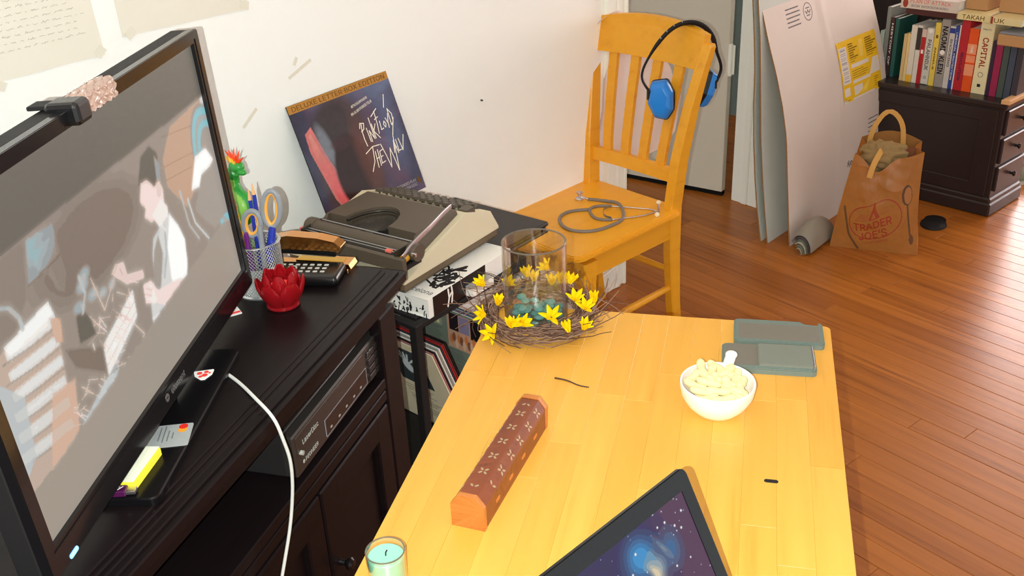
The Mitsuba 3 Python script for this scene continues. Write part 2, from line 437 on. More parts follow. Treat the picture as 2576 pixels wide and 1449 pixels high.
for k, (x0, x1) in enumerate(((-.37, -.092), (-.655, -.375), (-.94, -.66), (-1.21, -.945))):
    d = wpart(cab, 'door', cat(bx(x0, x1, .034, .044, .07, .58), bx(x0, x0 + .055, .022, .044, .07, .58, .003), bx(x1 - .055, x1, .022, .044, .07, .58, .003), bx(x0 + .05, x1 - .05, .022, .044, .525, .58, .003), bx(x0 + .05, x1 - .05, .022, .044, .07, .125, .003)), 'm_cabinet', MC)
    kx = x0 + .027 if k % 2 == 0 else x1 - .027
    part(d, 'knob', mv(lathe([(0, 0), (.006, 0), (.005, .010), (.011, .016), (.012, .021), (.008, .026), (0, .027)], 20), axes([0, 0, 0], [1, 0, 0], [0, 0, 1], [0, -1, 0])), 'm_black', MC @ frame([kx, .022, .41]), 30)

# ---- light dining table with staves
TO = np.array([.554, 1.520, 0]); TA = np.array([math.cos(math.radians(75.65)), math.sin(math.radians(75.65)), 0]); TB = np.array([-TA[1], TA[0], 0])
MT = axes(TO, TA, TB, [0, 0, 1])      # local x away from the camera (0 at the far edge), y to the left (0 at the right edge)
def tw(x, y, z): return (MT @ [x, y, z, 1])[:3]
table = thing('dining_table', 'light yellow wooden table with a top of glued staves', 'table')
TW, TL, ns = .602, 1.25, 13
trng = random.Random(5)
for k in range(ns):
    y0, y1 = k * TW / ns, (k + 1) * TW / ns
    x = 0.0; first = True
    while x > -TL + .02:
        l = trng.uniform(.30, .62)
        if first: l *= trng.uniform(.35, 1.0); first = False
        x1 = max(-TL, x - l)
        if x1 + TL < .12: x1 = -TL
        tone = min(1, max(0, trng.gauss(.5, .28)))
        if (k == 0 or k == ns - 1) and x == 0.0:      # rounded outer corners
            r = .012; P = rrect(x1, 0, y0, y1, .0005).difference(sg.box(-r, y0, 0, y0 + r) if k == 0 else sg.box(-r, y1 - r, 0, y1))
            P = P.union(sg.Point(-r, y0 + r if k == 0 else y1 - r).buffer(r, quad_segs=6)).buffer(0)
            P = P.intersection(sg.box(x1 + .0001, y0, 0, y1))
            m = prism(P, .712, .74)
        else:
            m = bx(x1 + .0001, x - .0001, y0 + .00005, y1 - .00005, .712, .74 - trng.uniform(0, .00012), .00035)
        wpart(table, 'stave', m, 'm_table', MT, tone)
        x = x1
for (x, y) in ((-.07, .07), (-.07, TW - .07), (-TL + .07, .07), (-TL + .07, TW - .07)):
    wpart(table, 'leg', loft([sq(x, y, .042, .042, 0), sq(x, y, .058, .058, .712)]), 'm_table', MT)
for a in (bx(-TL + .09, -.09, .055, .077, .63, .711), bx(-TL + .09, -.09, TW - .077, TW - .055, .63, .711), bx(-.082, -.06, .09, TW - .09, .63, .711), bx(-TL + .06, -TL + .082, .09, TW - .09, .63, .711)):
    wpart(table, 'apron', a, 'm_table', MT)
part(table, 'knot', mv(prism(sg.LineString([(0, -.006), (0, .006)]).buffer(.0035), 0, .0004), frame([0, 0, .74])), 'm_black_matte', MT @ frame([*(np.linalg.inv(MT) @ [.343, 1.098, 0, 1])[:2], 0]), label='small dark knot in the wood')

# ---- the chair; local x: to its left as it faces us, y: backwards
MH = frame([.39, 2.957, 0], -50)
chair = thing('dining_chair', 'yellow wooden slat back chair with a saddle seat beside the table', 'chair')
seat = sg.Polygon([(-.19, -.035), (.19, -.035), (.222, -.10), (.205, -.455), (-.205, -.455), (-.222, -.10)])
seat = sg.Polygon([(-.180, -.030), (.180, -.030), (.203, -.440), (-.203, -.440)]).buffer(.038, quad_segs=8).union(sg.box(-.157, -.03, .157, .022)).buffer(-.004).buffer(.004)
lo = np.array(seat.buffer(-.012).exterior.coords)[:-1]; mid = np.array(seat.exterior.coords)[:-1]
cs = manifold3d.CrossSection([mid])
seatm = man(cs.extrude(.016).translate([0, 0, .422]) + manifold3d.CrossSection([np.array(seat.buffer(-.006).exterior.coords)[:-1]]).extrude(.034).translate([0, 0, .415]) )
tops = [seat.buffer(-q) for q in (0, .0015, .005, .012)]
seatm = cat(man(cs.extrude(.020).translate([0, 0, .4185])), *[prism(t, .436, z) for t, z in zip(tops, (.4395, .4435, .4475, .450))])
wpart(chair, 'seat', seatm, 'm_chair', MH, .35)
def post(s):
    secs = []
    for z, y, d, x in ((0, .035, .036, .172), (.12, .016, .040, .174), (.30, .002, .048, .175), (.45, .0, .052, .175), (.60, .012, .050, .185), (.75, .036, .044, .200), (.86, .058, .036, .216), (.932, .075, .030, .227)):
        secs.append(sq(s * x, y, .034, d, z))
    e = secs[-1].copy(); e[:, 2] += .008; e[:, :2] = e[:, :2] * .86 + e[:, :2].mean(0) * .14
    return loft(secs + [e])
for s in (1, -1): wpart(chair, 'rear_post', post(s), 'm_chair', MH)
for s in (1, -1):
    wpart(chair, 'front_leg', loft([sq(s * .212, -.42, .036, .036, 0), sq(s * .205, -.408, .052, .052, .417)]), 'm_chair', MH)
wpart(chair, 'apron', bx(-.19, .19, -.430, -.410, .355, .418), 'm_chair', MH)
for s in (1, -1):
    wpart(chair, 'apron', loft([np.array([[s * .206, -.41, z], [s * .186, -.41, z], [s * .166, -.01, z], [s * .186, -.01, z]]) for z in (.352, .418)]), 'm_chair', MH)
wpart(chair, 'apron', bx(-.16, .16, -.012, .010, .36, .418), 'm_chair', MH)
for s in (1, -1):
    wpart(chair, 'stretcher', tube([[s * .207, -.405, .175], [s * .184, -.2, .175], [s * .174, .005, .175]], [.010, .0125, .010], 12), 'm_chair', MH)
wpart(chair, 'stretcher', tube([[-.172, .0, .235], [0, .0, .235], [.172, .0, .235]], [.009, .0115, .009], 12), 'm_chair', MH)
def back(u, z): return .0 + (.0 if z < .45 else np.interp(z, [.45, .6, .75, .86, .96], [.0, .012, .036, .058, .08]))
def crest(u, v):
    x = (2 * u - 1) * .219; arch = .940 + .022 * (1 - (2 * u - 1) ** 2)
    z = .862 + .004 * (1 - (2 * u - 1) ** 2) + v * (arch - .838)
    y = np.interp(z, [.45, .6, .75, .86, .96], [.0, .012, .036, .058, .08]) + .014 * (1 - (2 * u - 1) ** 2)
    return np.stack([x, y, z], -1)
cm = sheet(crest, 25, 9, .024)
wpart(chair, 'crest_rail', cm, 'm_chair', MH, .5)
def lowrail(u, v):
    x = (2 * u - 1) * .178; z = .525 + v * .042
    return np.stack([x, np.interp(z, [.45, .6], [.0, .012]) + .008 * (1 - (2 * u - 1) ** 2), z], -1)
wpart(chair, 'lower_rail', sheet(lowrail, 15, 3, .022), 'm_chair', MH)
for x in (-.112, -.038, .036, .110):
    def slat(u, v, x=x):
        z = .56 + v * .31; xx = x * (1 + .20 * v) + (2 * u - 1) * .0165
        k = 1 - (x / .2) ** 2
        return np.stack([xx, np.interp(z, [.45, .6, .75, .86], [.0, .012, .036, .058]) + (.008 + .006 * v) * k, z], -1)
    wpart(chair, 'slat', sheet(slat, 3, 10, .012), 'm_chair', MH, .75)

# ---- the black rack that carries the typewriter and the records; local x to the right and away, y to the left
RO = np.array([-.205, 1.830, 0]); MR = frame(RO, 50)
rack = thing('record_rack', 'black metal record rack with square posts under the typewriter', 'rack')
RLx, RLy = .34, .46
for x, y in ((0, 0), (.405, 0), (0, RLy), (.405, RLy)):
    part(rack, 'post', bx(x - .0105, x + .0105, y - .0105, y + .0105, 0, .618), 'm_black_matte', MR)
part(rack, 'top_shelf', cat(bx(.02, .415, .018, RLy + .0105, .609, .618), bx(-.0105, .415, -.0085, .0105, .606, .618), bx(-.0085, .0105, 0, RLy, .606, .618)), 'm_black_matte', MR)
for y in (0, RLy): part(rack, 'rail', bx(0, .405, y - .009, y + .009, .130, .150), 'm_black_matte', MR)
for x in (0, .405): part(rack, 'rail', bx(x - .008, x + .008, 0, RLy, .132, .149), 'm_black_matte', MR)
part(rack, 'lower_shelf', bx(-.008, RLx + .11, -.012, RLy + .01, .150, .162), 'm_black_matte', MR)
# ------------------------------------------------------------------ the television
TVC = np.array([-.49434779, 1.19183769, 1.08616913]); TVA = np.array([.08337636, .99648087, .00861786]); TVN = unit([.99580671, -.08364043, .03705762]); TVU = unit(np.cross(TVN, TVA)); TVA = np.cross(TVU, TVN)
MV = axes(TVC, TVA, TVU, TVN)          # x to the right (away), y up, z out of the screen
SW, SH = .684, .384
scene['m_bezel'] = pr((16, 15, 17), 0.14, 0.6)
scene['m_tape'] = pr((176, 150, 138), 0.32, 0.6, 0.35)
scene['m_screen'] = pr((12, 12, 13), 0.3, 0.3)
scene['m_smoke'] = pr((14, 13, 15), 0.2, 0.25)
scene['m_blue_led'] = pr((30, 90, 220), 0.3, 0.5)
tv = thing('television', 'black flat television showing a film, on the dark cabinet', 'television')
fr = rrect(-SW / 2 - .020, SW / 2 + .020, -SH / 2 - .034, SH / 2 + .019, .006).difference(sg.box(-SW / 2, -SH / 2, SW / 2, SH / 2))
part(tv, 'bezel', cat(prism(fr, -.004, .007), prism(rrect(-SW / 2 - .0195, SW / 2 + .0195, -SH / 2 - .0335, SH / 2 + .0185, .006).difference(sg.box(-SW / 2 - .006, -SH / 2 - .006, SW / 2 + .006, SH / 2 + .006)), .006, .0085)), 'm_bezel', MV)
part(tv, 'back_cover', cat(rbx(-SW / 2 - .019, SW / 2 + .019, -SH / 2 - .033, SH / 2 + .018, -.034, -.0035, .004), rbx(-.26, .26, -.17, .10, -.075, -.03, .02)), 'm_black_matte', MV)
sp = Paint(480, 270, (150, 138, 128))
sp.poly([(0.058,0.807),(1.012,0.791),(1.006,0.389),(1.054,0.187),(0.855,0.251),(0.114,0.18),(-0.022,0.166),(-0.157,0.164)],(150,138,128),1)
sp.poly([(0.796,0.773),(1.016,0.786),(1.017,0.577),(0.788,0.457),(0.718,0.588),(0.728,0.69)],(192,158,134),1)
sp.poly([(0.983,0.785),(1.015,0.785),(1.025,0.675),(0.973,0.654)],(225,222,212),1)
sp.line([(0.748,0.762),(1.002,0.688)],0.004,(140,105,85),1)
sp.line([(0.727,0.66),(0.989,0.593)],0.004,(150,115,95),1)
sp.line([(0.716,0.613),(0.856,0.576)],0.004,(150,118,98),1)
sp.blob(0.948,0.759,0.01,0.008,(120,90,75),1,0,0.5)
sp.blob(0.999,0.465,0.115,0.31,(150,140,128),1,0.15,.06)
sp.blob(0.999,0.465,0.108,0.292,(126,196,204),1,0.15,.06)
sp.blob(0.999,0.465,0.094,0.262,(168,160,150),1,0.15,.06)
sp.blob(0.999,0.465,0.084,0.238,(120,190,200),1,0.15,.06)
sp.blob(0.999,0.465,0.07,0.21,(160,152,142),1,0.15,.06)
sp.poly([(0.885,0.599),(0.954,0.594),(0.984,0.527),(0.873,0.481),(0.827,0.496)],(248,248,244),1)
sp.poly([(0.898,0.515),(1.008,0.512),(1.015,0.291),(0.905,0.274),(0.823,0.415)],(158,150,142),1)
sp.line([(0.798,0.484),(0.808,0.375),(0.86,0.265)],0.006,(214,220,220),1)
sp.line([(0.769,0.537),(0.776,0.391),(0.809,0.306)],0.006,(190,200,200),1)
sp.poly([(0.055,0.798),(0.191,0.794),(0.143,0.646),(0.095,0.582),(-0.003,0.624)],(138,126,114),1)
sp.poly([(0.193,0.793),(0.275,0.78),(0.275,0.733),(0.272,0.619),(0.251,0.578),(0.233,0.608),(0.227,0.671),(0.164,0.679)],(150,172,182),1)
sp.poly([(0.194,0.749),(0.268,0.751),(0.267,0.688),(0.198,0.684)],(176,198,208),1)
sp.line([(0.164,0.677),(0.273,0.684)],0.008,(120,108,98),1)
sp.poly([(0.223,0.661),(0.235,0.676),(0.242,0.593)],(168,190,198),1)
sp.blob(0.381,0.648,0.2,0.14,(112,98,88),0.7,0,0.5)
sp.poly([(0.635,0.757),(0.68,0.769),(0.707,0.727),(0.7,0.647),(0.678,0.608),(0.637,0.629),(0.623,0.676),(0.593,0.675)],(98,88,82),1)
sp.poly([(0.691,0.729),(0.706,0.689),(0.69,0.607),(0.675,0.626)],(150,152,156),1)
sp.poly([(0.607,0.677),(0.637,0.671),(0.658,0.63),(0.686,0.633),(0.695,0.596),(0.682,0.535),(0.647,0.522),(0.61,0.527),(0.587,0.563),(0.6,0.588),(0.584,0.622)],(236,214,212),1)
sp.poly([(0.671,0.639),(0.691,0.622),(0.68,0.58),(0.66,0.582)],(240,196,186),1)
sp.poly([(0.617,0.545),(0.673,0.573),(0.696,0.525),(0.683,0.477),(0.638,0.486)],(243,232,226),1)
sp.poly([(0.634,0.485),(0.696,0.501),(0.72,0.434),(0.735,0.365),(0.727,0.288),(0.703,0.223),(0.64,0.192),(0.585,0.214),(0.509,0.219),(0.522,0.29),(0.56,0.35),(0.579,0.427),(0.6,0.473)],(206,212,208),1)
sp.poly([(0.694,0.495),(0.722,0.432),(0.738,0.359),(0.722,0.275),(0.697,0.22),(0.638,0.2),(0.632,0.286),(0.651,0.4)],(250,252,250),1)
sp.poly([(0.624,0.47),(0.622,0.392),(0.58,0.3),(0.54,0.257),(0.557,0.353),(0.59,0.434)],(150,150,140),1)
sp.poly([(0.508,0.239),(0.585,0.214),(0.522,0.207)],(235,242,240),1)
sp.line([(0.662,0.479),(0.639,0.378),(0.602,0.313)],0.006,(168,170,162),1)
sp.line([(0.644,0.501),(0.662,0.455)],0.006,(225,230,235),1)
sp.poly([(0.408,0.499),(0.431,0.515),(0.462,0.499),(0.463,0.451),(0.526,0.414),(0.523,0.383),(0.452,0.422),(0.432,0.457)],(232,206,200),1)
sp.line([(0.416,0.492),(0.435,0.505)],0.004,(180,150,140),1)
sp.line([(0.443,0.489),(0.446,0.466)],0.004,(180,150,140),1)
sp.poly([(0.51,0.369),(0.545,0.355),(0.561,0.305),(0.64,0.232),(0.65,0.195),(0.585,0.217),(0.537,0.273),(0.502,0.302)],(246,226,222),1)
sp.poly([(0.548,0.305),(0.66,0.261),(0.696,0.229),(0.623,0.195),(0.555,0.252)],(244,220,210),1)
sp.line([(0.517,0.349),(0.538,0.322)],0.004,(205,178,170),1)
sp.line([(0.509,0.333),(0.532,0.306)],0.004,(205,178,170),1)
sp.poly([(0.058,0.583),(0.199,0.596),(0.204,0.549),(0.197,0.464),(0.159,0.186),(0.161,0.17),(-0.019,0.176),(-0.112,0.235),(0.004,0.581)],(188,166,150),1)
sp.poly([(0.059,0.588),(0.199,0.597),(0.204,0.552),(0.11,0.554),(0.06,0.55)],(240,244,242),1)
sp.poly([(0.057,0.574),(0.205,0.551),(0.202,0.52),(0.057,0.54)],(232,238,240),0.85)
sp.line([(0.044,0.549),(0.125,0.525),(0.207,0.51)],0.006,(150,130,118),1)
sp.poly([(0.048,0.52),(0.197,0.491),(0.194,0.459),(0.048,0.485)],(232,238,240),0.79)
sp.line([(0.036,0.494),(0.117,0.467),(0.199,0.448)],0.006,(150,130,118),1)
sp.poly([(0.039,0.465),(0.188,0.43),(0.186,0.397),(0.039,0.43)],(232,238,240),0.73)
sp.line([(0.027,0.438),(0.108,0.408),(0.19,0.386)],0.006,(150,130,118),1)
sp.poly([(0.03,0.41),(0.18,0.368),(0.177,0.335),(0.029,0.374)],(232,238,240),0.6699999999999999)
sp.line([(0.019,0.382),(0.1,0.349),(0.182,0.324)],0.006,(150,130,118),1)
sp.poly([(0.02,0.354),(0.171,0.306),(0.168,0.272),(0.02,0.318)],(232,238,240),0.61)
sp.line([(0.01,0.325),(0.091,0.289),(0.173,0.261)],0.006,(150,130,118),1)
sp.poly([(0.011,0.298),(0.163,0.243),(0.16,0.209),(0.01,0.261)],(232,238,240),0.55)
sp.line([(0.002,0.268),(0.082,0.229),(0.165,0.197)],0.006,(150,130,118),1)
sp.poly([(0.187,0.554),(0.218,0.523),(0.205,0.455),(0.186,0.472)],(214,170,142),1)
sp.poly([(0.133,0.358),(0.206,0.33),(0.166,0.163),(0.067,0.165)],(214,176,152),0.8)
sp.poly([(-0.002,0.563),(0.065,0.424),(0.044,0.251),(-0.006,0.212),(-0.075,0.347)],(176,196,206),0.7)
sp.line([(0.056,0.705),(0.1,0.668),(0.115,0.624),(0.115,0.587)],0.01,(176,192,196),1)
sp.poly([(0.201,0.433),(0.314,0.325),(0.299,0.226),(0.295,0.253),(0.217,0.353)],(128,112,98),1)
sp.poly([(0.315,0.33),(0.467,0.39),(0.457,0.297),(0.303,0.225)],(240,238,230),1)
sp.line([(0.314,0.296),(0.465,0.35)],0.004,(190,180,166),1)
sp.line([(0.307,0.259),(0.461,0.317)],0.004,(196,188,174),1)
sp.poly([(0.303,0.227),(0.455,0.291),(0.429,0.271),(0.332,0.22)],(176,172,164),0.8)
sp.poly([(0.275,0.522),(0.301,0.442),(0.304,0.382),(0.249,0.403),(0.261,0.481)],(98,84,72),1)
sp.line([(0.342,0.367),(0.329,0.419)],0.003,(244,238,220),1)
sp.line([(0.313,0.411),(0.304,0.408)],0.003,(244,238,220),1)
sp.line([(0.422,0.299),(0.42,0.329)],0.003,(226,214,186),1)
sp.line([(0.399,0.298),(0.375,0.284)],0.003,(244,238,220),1)
sp.line([(0.319,0.399),(0.299,0.451)],0.003,(226,214,186),1)
sp.line([(0.35,0.329),(0.363,0.324)],0.003,(244,238,220),1)
sp.line([(0.334,0.408),(0.363,0.386)],0.003,(226,214,186),1)
sp.line([(0.41,0.329),(0.437,0.302)],0.003,(200,186,150),1)
sp.line([(0.386,0.421),(0.394,0.438)],0.003,(244,238,220),1)
sp.line([(0.38,0.397),(0.404,0.345)],0.003,(200,186,150),1)
sp.line([(0.285,0.365),(0.286,0.341)],0.003,(244,238,220),1)
sp.line([(0.327,0.409),(0.317,0.38)],0.003,(244,238,220),1)
sp.line([(0.383,0.365),(0.392,0.356)],0.003,(226,214,186),1)
sp.line([(0.452,0.388),(0.467,0.369)],0.003,(200,186,150),1)
sp.line([(0.406,0.288),(0.372,0.341)],0.003,(226,214,186),1)
sp.line([(0.441,0.342),(0.437,0.387)],0.003,(226,214,186),1)
sp.line([(0.391,0.258),(0.363,0.313)],0.003,(226,214,186),1)
sp.line([(0.332,0.367),(0.307,0.419)],0.003,(200,186,150),1)
sp.line([(0.318,0.406),(0.339,0.353)],0.003,(244,238,220),1)
sp.line([(0.429,0.31),(0.401,0.36)],0.003,(200,186,150),1)
sp.line([(0.307,0.383),(0.33,0.357)],0.003,(226,214,186),1)
sp.line([(0.403,0.389),(0.439,0.345)],0.003,(200,186,150),1)
sp.line([(0.465,0.423),(0.497,0.389)],0.003,(244,238,220),1)
sp.line([(0.409,0.314),(0.392,0.354)],0.003,(226,214,186),1)
sp.line([(0.31,0.377),(0.273,0.375)],0.003,(200,186,150),1)
sp.line([(0.446,0.389),(0.462,0.387)],0.003,(244,238,220),1)
sp.line([(0.325,0.418),(0.33,0.397)],0.003,(200,186,150),1)
sp.line([(0.435,0.4),(0.409,0.433)],0.003,(244,238,220),1)
sp.line([(0.321,0.331),(0.331,0.299)],0.003,(226,214,186),1)
sp.line([(0.451,0.378),(0.433,0.402)],0.003,(200,186,150),1)
sp.line([(0.454,0.405),(0.452,0.391)],0.003,(226,214,186),1)
sp.line([(0.309,0.355),(0.318,0.312)],0.003,(200,186,150),1)
sp.line([(0.196,0.256),(0.23,0.252)],0.003,(226,214,186),1)
sp.line([(0.349,0.258),(0.38,0.243)],0.003,(236,232,216),1)
sp.line([(0.315,0.209),(0.285,0.224)],0.003,(226,214,186),1)
sp.line([(0.187,0.244),(0.176,0.258)],0.003,(236,232,216),1)
sp.line([(0.357,0.211),(0.357,0.221)],0.003,(226,214,186),1)
sp.line([(0.21,0.225),(0.188,0.231)],0.003,(236,232,216),1)
sp.line([(0.294,0.212),(0.326,0.188)],0.003,(226,214,186),1)
sp.line([(0.322,0.257),(0.317,0.298)],0.003,(236,232,216),1)
sp.line([(0.382,0.283),(0.367,0.324)],0.003,(226,214,186),1)
sp.line([(0.265,0.24),(0.285,0.182)],0.003,(236,232,216),1)
sp.line([(0.38,0.212),(0.388,0.209)],0.003,(226,214,186),1)
sp.line([(0.205,0.188),(0.19,0.217)],0.003,(236,232,216),1)
sp.line([(0.179,0.195),(0.154,0.218)],0.003,(226,214,186),1)
sp.line([(0.266,0.207),(0.269,0.209)],0.003,(236,232,216),1)
sp.line([(0.326,0.276),(0.315,0.278)],0.003,(226,214,186),1)
sp.line([(0.231,0.269),(0.244,0.279)],0.003,(236,232,216),1)
sp.line([(0.214,0.197),(0.2,0.228)],0.003,(226,214,186),1)
sp.line([(0.348,0.232),(0.335,0.251)],0.003,(236,232,216),1)
sp.line([(0.234,0.25),(0.214,0.289)],0.003,(226,214,186),1)
sp.line([(0.228,0.199),(0.247,0.2)],0.003,(236,232,216),1)
sp.line([(0.219,0.188),(0.236,0.177)],0.003,(226,214,186),1)
sp.line([(0.301,0.206),(0.276,0.248)],0.003,(236,232,216),1)
sp.line([(0.351,0.269),(0.335,0.26)],0.003,(226,214,186),1)
sp.line([(0.183,0.228),(0.172,0.246)],0.003,(236,232,216),1)
sp.line([(0.23,0.265),(0.211,0.254)],0.003,(226,214,186),1)
sp.line([(0.192,0.22),(0.186,0.213)],0.003,(236,232,216),1)
sp.line([(0.243,0.229),(0.222,0.266)],0.003,(226,214,186),1)
sp.line([(0.313,0.196),(0.316,0.213)],0.003,(236,232,216),1)
sp.line([(0.194,0.192),(0.208,0.162)],0.003,(226,214,186),1)
sp.line([(0.247,0.22),(0.258,0.199)],0.003,(236,232,216),1)
sp.line([(0.386,0.279),(0.382,0.272)],0.003,(226,214,186),1)
sp.line([(0.28,0.214),(0.273,0.205)],0.003,(236,232,216),1)
sp.line([(0.292,0.245),(0.283,0.222)],0.003,(226,214,186),1)
sp.line([(0.326,0.199),(0.338,0.153)],0.003,(236,232,216),1)
sp.line([(0.342,0.22),(0.339,0.243)],0.003,(226,214,186),1)
sp.line([(0.183,0.224),(0.197,0.187)],0.003,(236,232,216),1)
sp.line([(0.324,0.268),(0.339,0.272)],0.003,(226,214,186),1)
sp.line([(0.34,0.222),(0.369,0.205)],0.003,(236,232,216),1)
sp.line([(0.198,0.248),(0.171,0.254)],0.003,(226,214,186),1)
sp.line([(0.267,0.257),(0.24,0.283)],0.003,(236,232,216),1)
sp.blob(0.323,0.574,0.018,0.02,(172,180,184),0.9,21.0,0.6)
sp.blob(0.331,0.497,0.018,0.02,(172,180,184),0.9,23.200000000000003,0.6)
sp.blob(0.277,0.500,0.0162,0.018000000000000002,(172,180,184),0.9,19.6,0.6)
sp.blob(0.365,0.473,0.0144,0.016,(172,180,184),0.9,25.8,0.6)
sp.blob(0.401,0.469,0.0144,0.016,(172,180,184),0.9,28.0,0.6)
sp.blob(0.307,0.548,0.0198,0.022000000000000002,(172,180,184),0.9,20.5,0.6)
sp.line([(0.304,0.584),(0.308,0.519),(0.283,0.474)],0.008,(190,196,198),1)
sp.line([(0.338,0.547),(0.353,0.42),(0.414,0.48)],0.004,(222,214,190),1)
sp.line([(0.422,0.324),(0.465,0.219),(0.441,0.208)],0.004,(230,222,200),1)
sp.poly([(0.297,0.229),(0.346,0.212),(0.29,0.176),(0.222,0.168),(0.182,0.187)],(206,212,206),0.8)
sp.poly([(0.185,1.25),(1.432,1.198),(1.018,0.79),(0.037,0.807)],(100,97,88),1)
sp.poly([(1.117,0.178),(0.958,0.26),(0.59,0.229),(0.112,0.175),(-0.047,0.163),(-0.176,0.169),(-0.039,-0.432),(1.246,-0.259)],(158,148,136),1)
sp.grain(.10, 60)
from scipy.ndimage import gaussian_filter
sp.c = .35 * sp.c + .65 * gaussian_filter(sp.c, (2.2, 2.2, 0))
sp.lamps(SW, SH, 30, 1.0, 'television__screen', 'm_screen', MV @ frame([-SW / 2, -SH / 2, .001]))
part(tv, 'stand_neck', bx(-.06, .06, -.255, -.17, -.045, -.02, .004), 'm_black', MV)
part(tv, 'stand_base', bevel_prism(rrect(-.188, .188, -.072, .075, .012), 0, .0115, .002), 'm_smoke', frame([-.517, 1.196, .8202], 87.0), label='black glass stand base')
part(tv, 'logo', words('element', .010, .0004), 'm_steel', MV @ frame([-SW / 2 + .468 * SW + .012, -SH / 2 - .021, .0085]), label='small silver maker lettering')
part(tv, 'emblem', prism(sg.Point(0, 0).buffer(.006).difference(sg.box(-.004, -.001, .004, .001)), 0, .0004), 'm_steel', MV @ frame([-SW / 2 + .463 * SW, -SH / 2 - .0165, .0085]))
k_ = part(tv, 'power_light', rbx(-.009, .009, -.003, .003, -.003, .002, .002), 'm_blue_led', MV @ frame([-SW / 2 + .036 * SW, -SH / 2 - .0305, .0085]), label='glowing blue power light')
scene[k_]['emitter'] = {'type': 'area', 'sampling_weight': 0.05, 'radiance': {'type': 'rgb', 'value': [0.6, 4.6, 14.0]}}
# webcam and the tape that holds its strap on the upper edge
wc = thing('webcam', 'small black webcam clipped on the upper edge of the television', 'webcam')
part(wc, 'body', rbx(-.036, .0, .192, .220, -.02, .022, .006), 'm_black', MV @ frame([-.035, 0, 0]))
part(wc, 'clip', bx(-.030, -.004, .18, .198, -.042, -.034, .002), 'm_black_matte', MV @ frame([-.035, 0, 0]))
part(wc, 'clip_bridge', bx(-.030, -.004, .212, .217, -.042, .0, .001), 'm_black_matte', MV @ frame([-.035, 0, 0]))
tp = [(-.041, .0), (.054, .0)]
def tape(u, v):
    x = -.038 + u * .092; s = v * .046
    y = np.where(s < .022, .1945 + s, .2165); z = np.where(s < .022, .0105, .0105 - (s - .022))
    wob = .0018 * np.sin(u * 31 + v * 9) + .0012 * np.sin(u * 57 - v * 21)
    return np.stack([x + .003 * np.sin(v * 25), y + .001 * np.sin(u * 40) + np.abs(wob) * (s >= .022), z + np.abs(wob)], -1)
whole('tape_piece', 'crumpled silvery tape stuck over the upper edge of the television', 'tape', sheet(tape, 40, 18, .0006), 'm_tape', MV)
# papers on the wall above
def wp(t, z, d=.0): return (Mw @ [t, -d, z, 1])[:3]
scene['m_note'] = pr((226, 222, 208), 0.6, 0.3)
scene['m_pencil_ink'] = pr((176, 172, 160), 0.7, 0.2)
scene['m_tapeclear'] = pr((222, 218, 202), 0.25, 0.6)
hrng = np.random.default_rng(4)
def scribble(x0, x1, y, h):
    out, x = [], x0
    while x < x1:
        wlen = hrng.uniform(.006, .02); pts = []
        n = int(wlen / .0016)
        for k in range(n):
            pts.append((x + k * .0016, y + h * hrng.uniform(-.5, .5) + (h * .6 if hrng.random() < .12 else 0)))
        if len(pts) > 1 and x + wlen < x1: out.append(pts)
        x += wlen + .005
    return out
def sheet_of_paper(label, t, z, rot, w, h, lines):
    M = Mw @ axes([t, 0, z], [1, 0, 0], [0, 0, 1], [0, -1, 0]) @ frame([0, 0, 0], rot)
    k = thing('wall_note', label, 'paper')
    part(k, 'sheet', sheet(lambda u, v: np.stack([u * w, v * h, .0012 + .0010 * np.sin(u * 5 + v * 3) ** 2], -1), 12, 16, .0004), 'm_note', M)
    if lines: part(k, 'handwriting', mv(strokes(lines, .0007, .0003), M @ frame([0, 0, .0026])), 'm_pencil_ink')
    return k, M
ln = []
for q in range(10): ln += scribble(.012, .205 - .010 * (q % 3) - (.03 if q > 6 else 0), .050 + q * .0125, .0030)
for q in range(5): ln += scribble(.075, .185, .190 + q * .011, .0026)
ln += [[(.055, .240), (.058, .190), (.066, .182), (.19, .184)]]
k1, M1 = sheet_of_paper('handwritten page taped to the wall above the television', -1.928, 1.160, 2.5, .216, .279, ln)
k2, M2 = sheet_of_paper('paler paper taped to the wall, right of the handwritten page', -1.668, 1.196, 1.0, .30, .23, [])
for M, ps in ((M1, ((.208, .008, 40), (.004, -.006, -35))), (M2, ((.018, .004, 30), (.29, .010, -20)))):
    for (x, y, r) in ps:
        whole('tape_tab', 'small piece of clear tape at a lower corner of a wall paper', 'tape', prism(sg.box(-.011, -.009, .011, .009), .0026, .0031), 'm_tapeclear', M @ frame([x, y, 0], r), group='tape tabs of the wall papers')
for t, z, l, r in ((-1.29, 1.028, .075, 24), (-1.43, .945, .055, 40), (-1.27, 1.055, .02, 60)):
    whole('tape_strip', 'glossy clear strip left on the bare wall beside the television', 'tape', prism(sg.box(0, -.004, l, .004), .0, .0005), 'm_tapeclear', Mw @ axes([t, 0, z], [1, 0, 0], [0, 0, 1], [0, -1, 0]) @ frame([0, 0, 0.0002], r), group='clear strips on the wall')
whole('nail', 'tiny dark nail in the bare white wall', 'nail', cyl([-.664, -.006, .829], [-.664, .006, .829], .0022, 10), 'm_black', Mw)
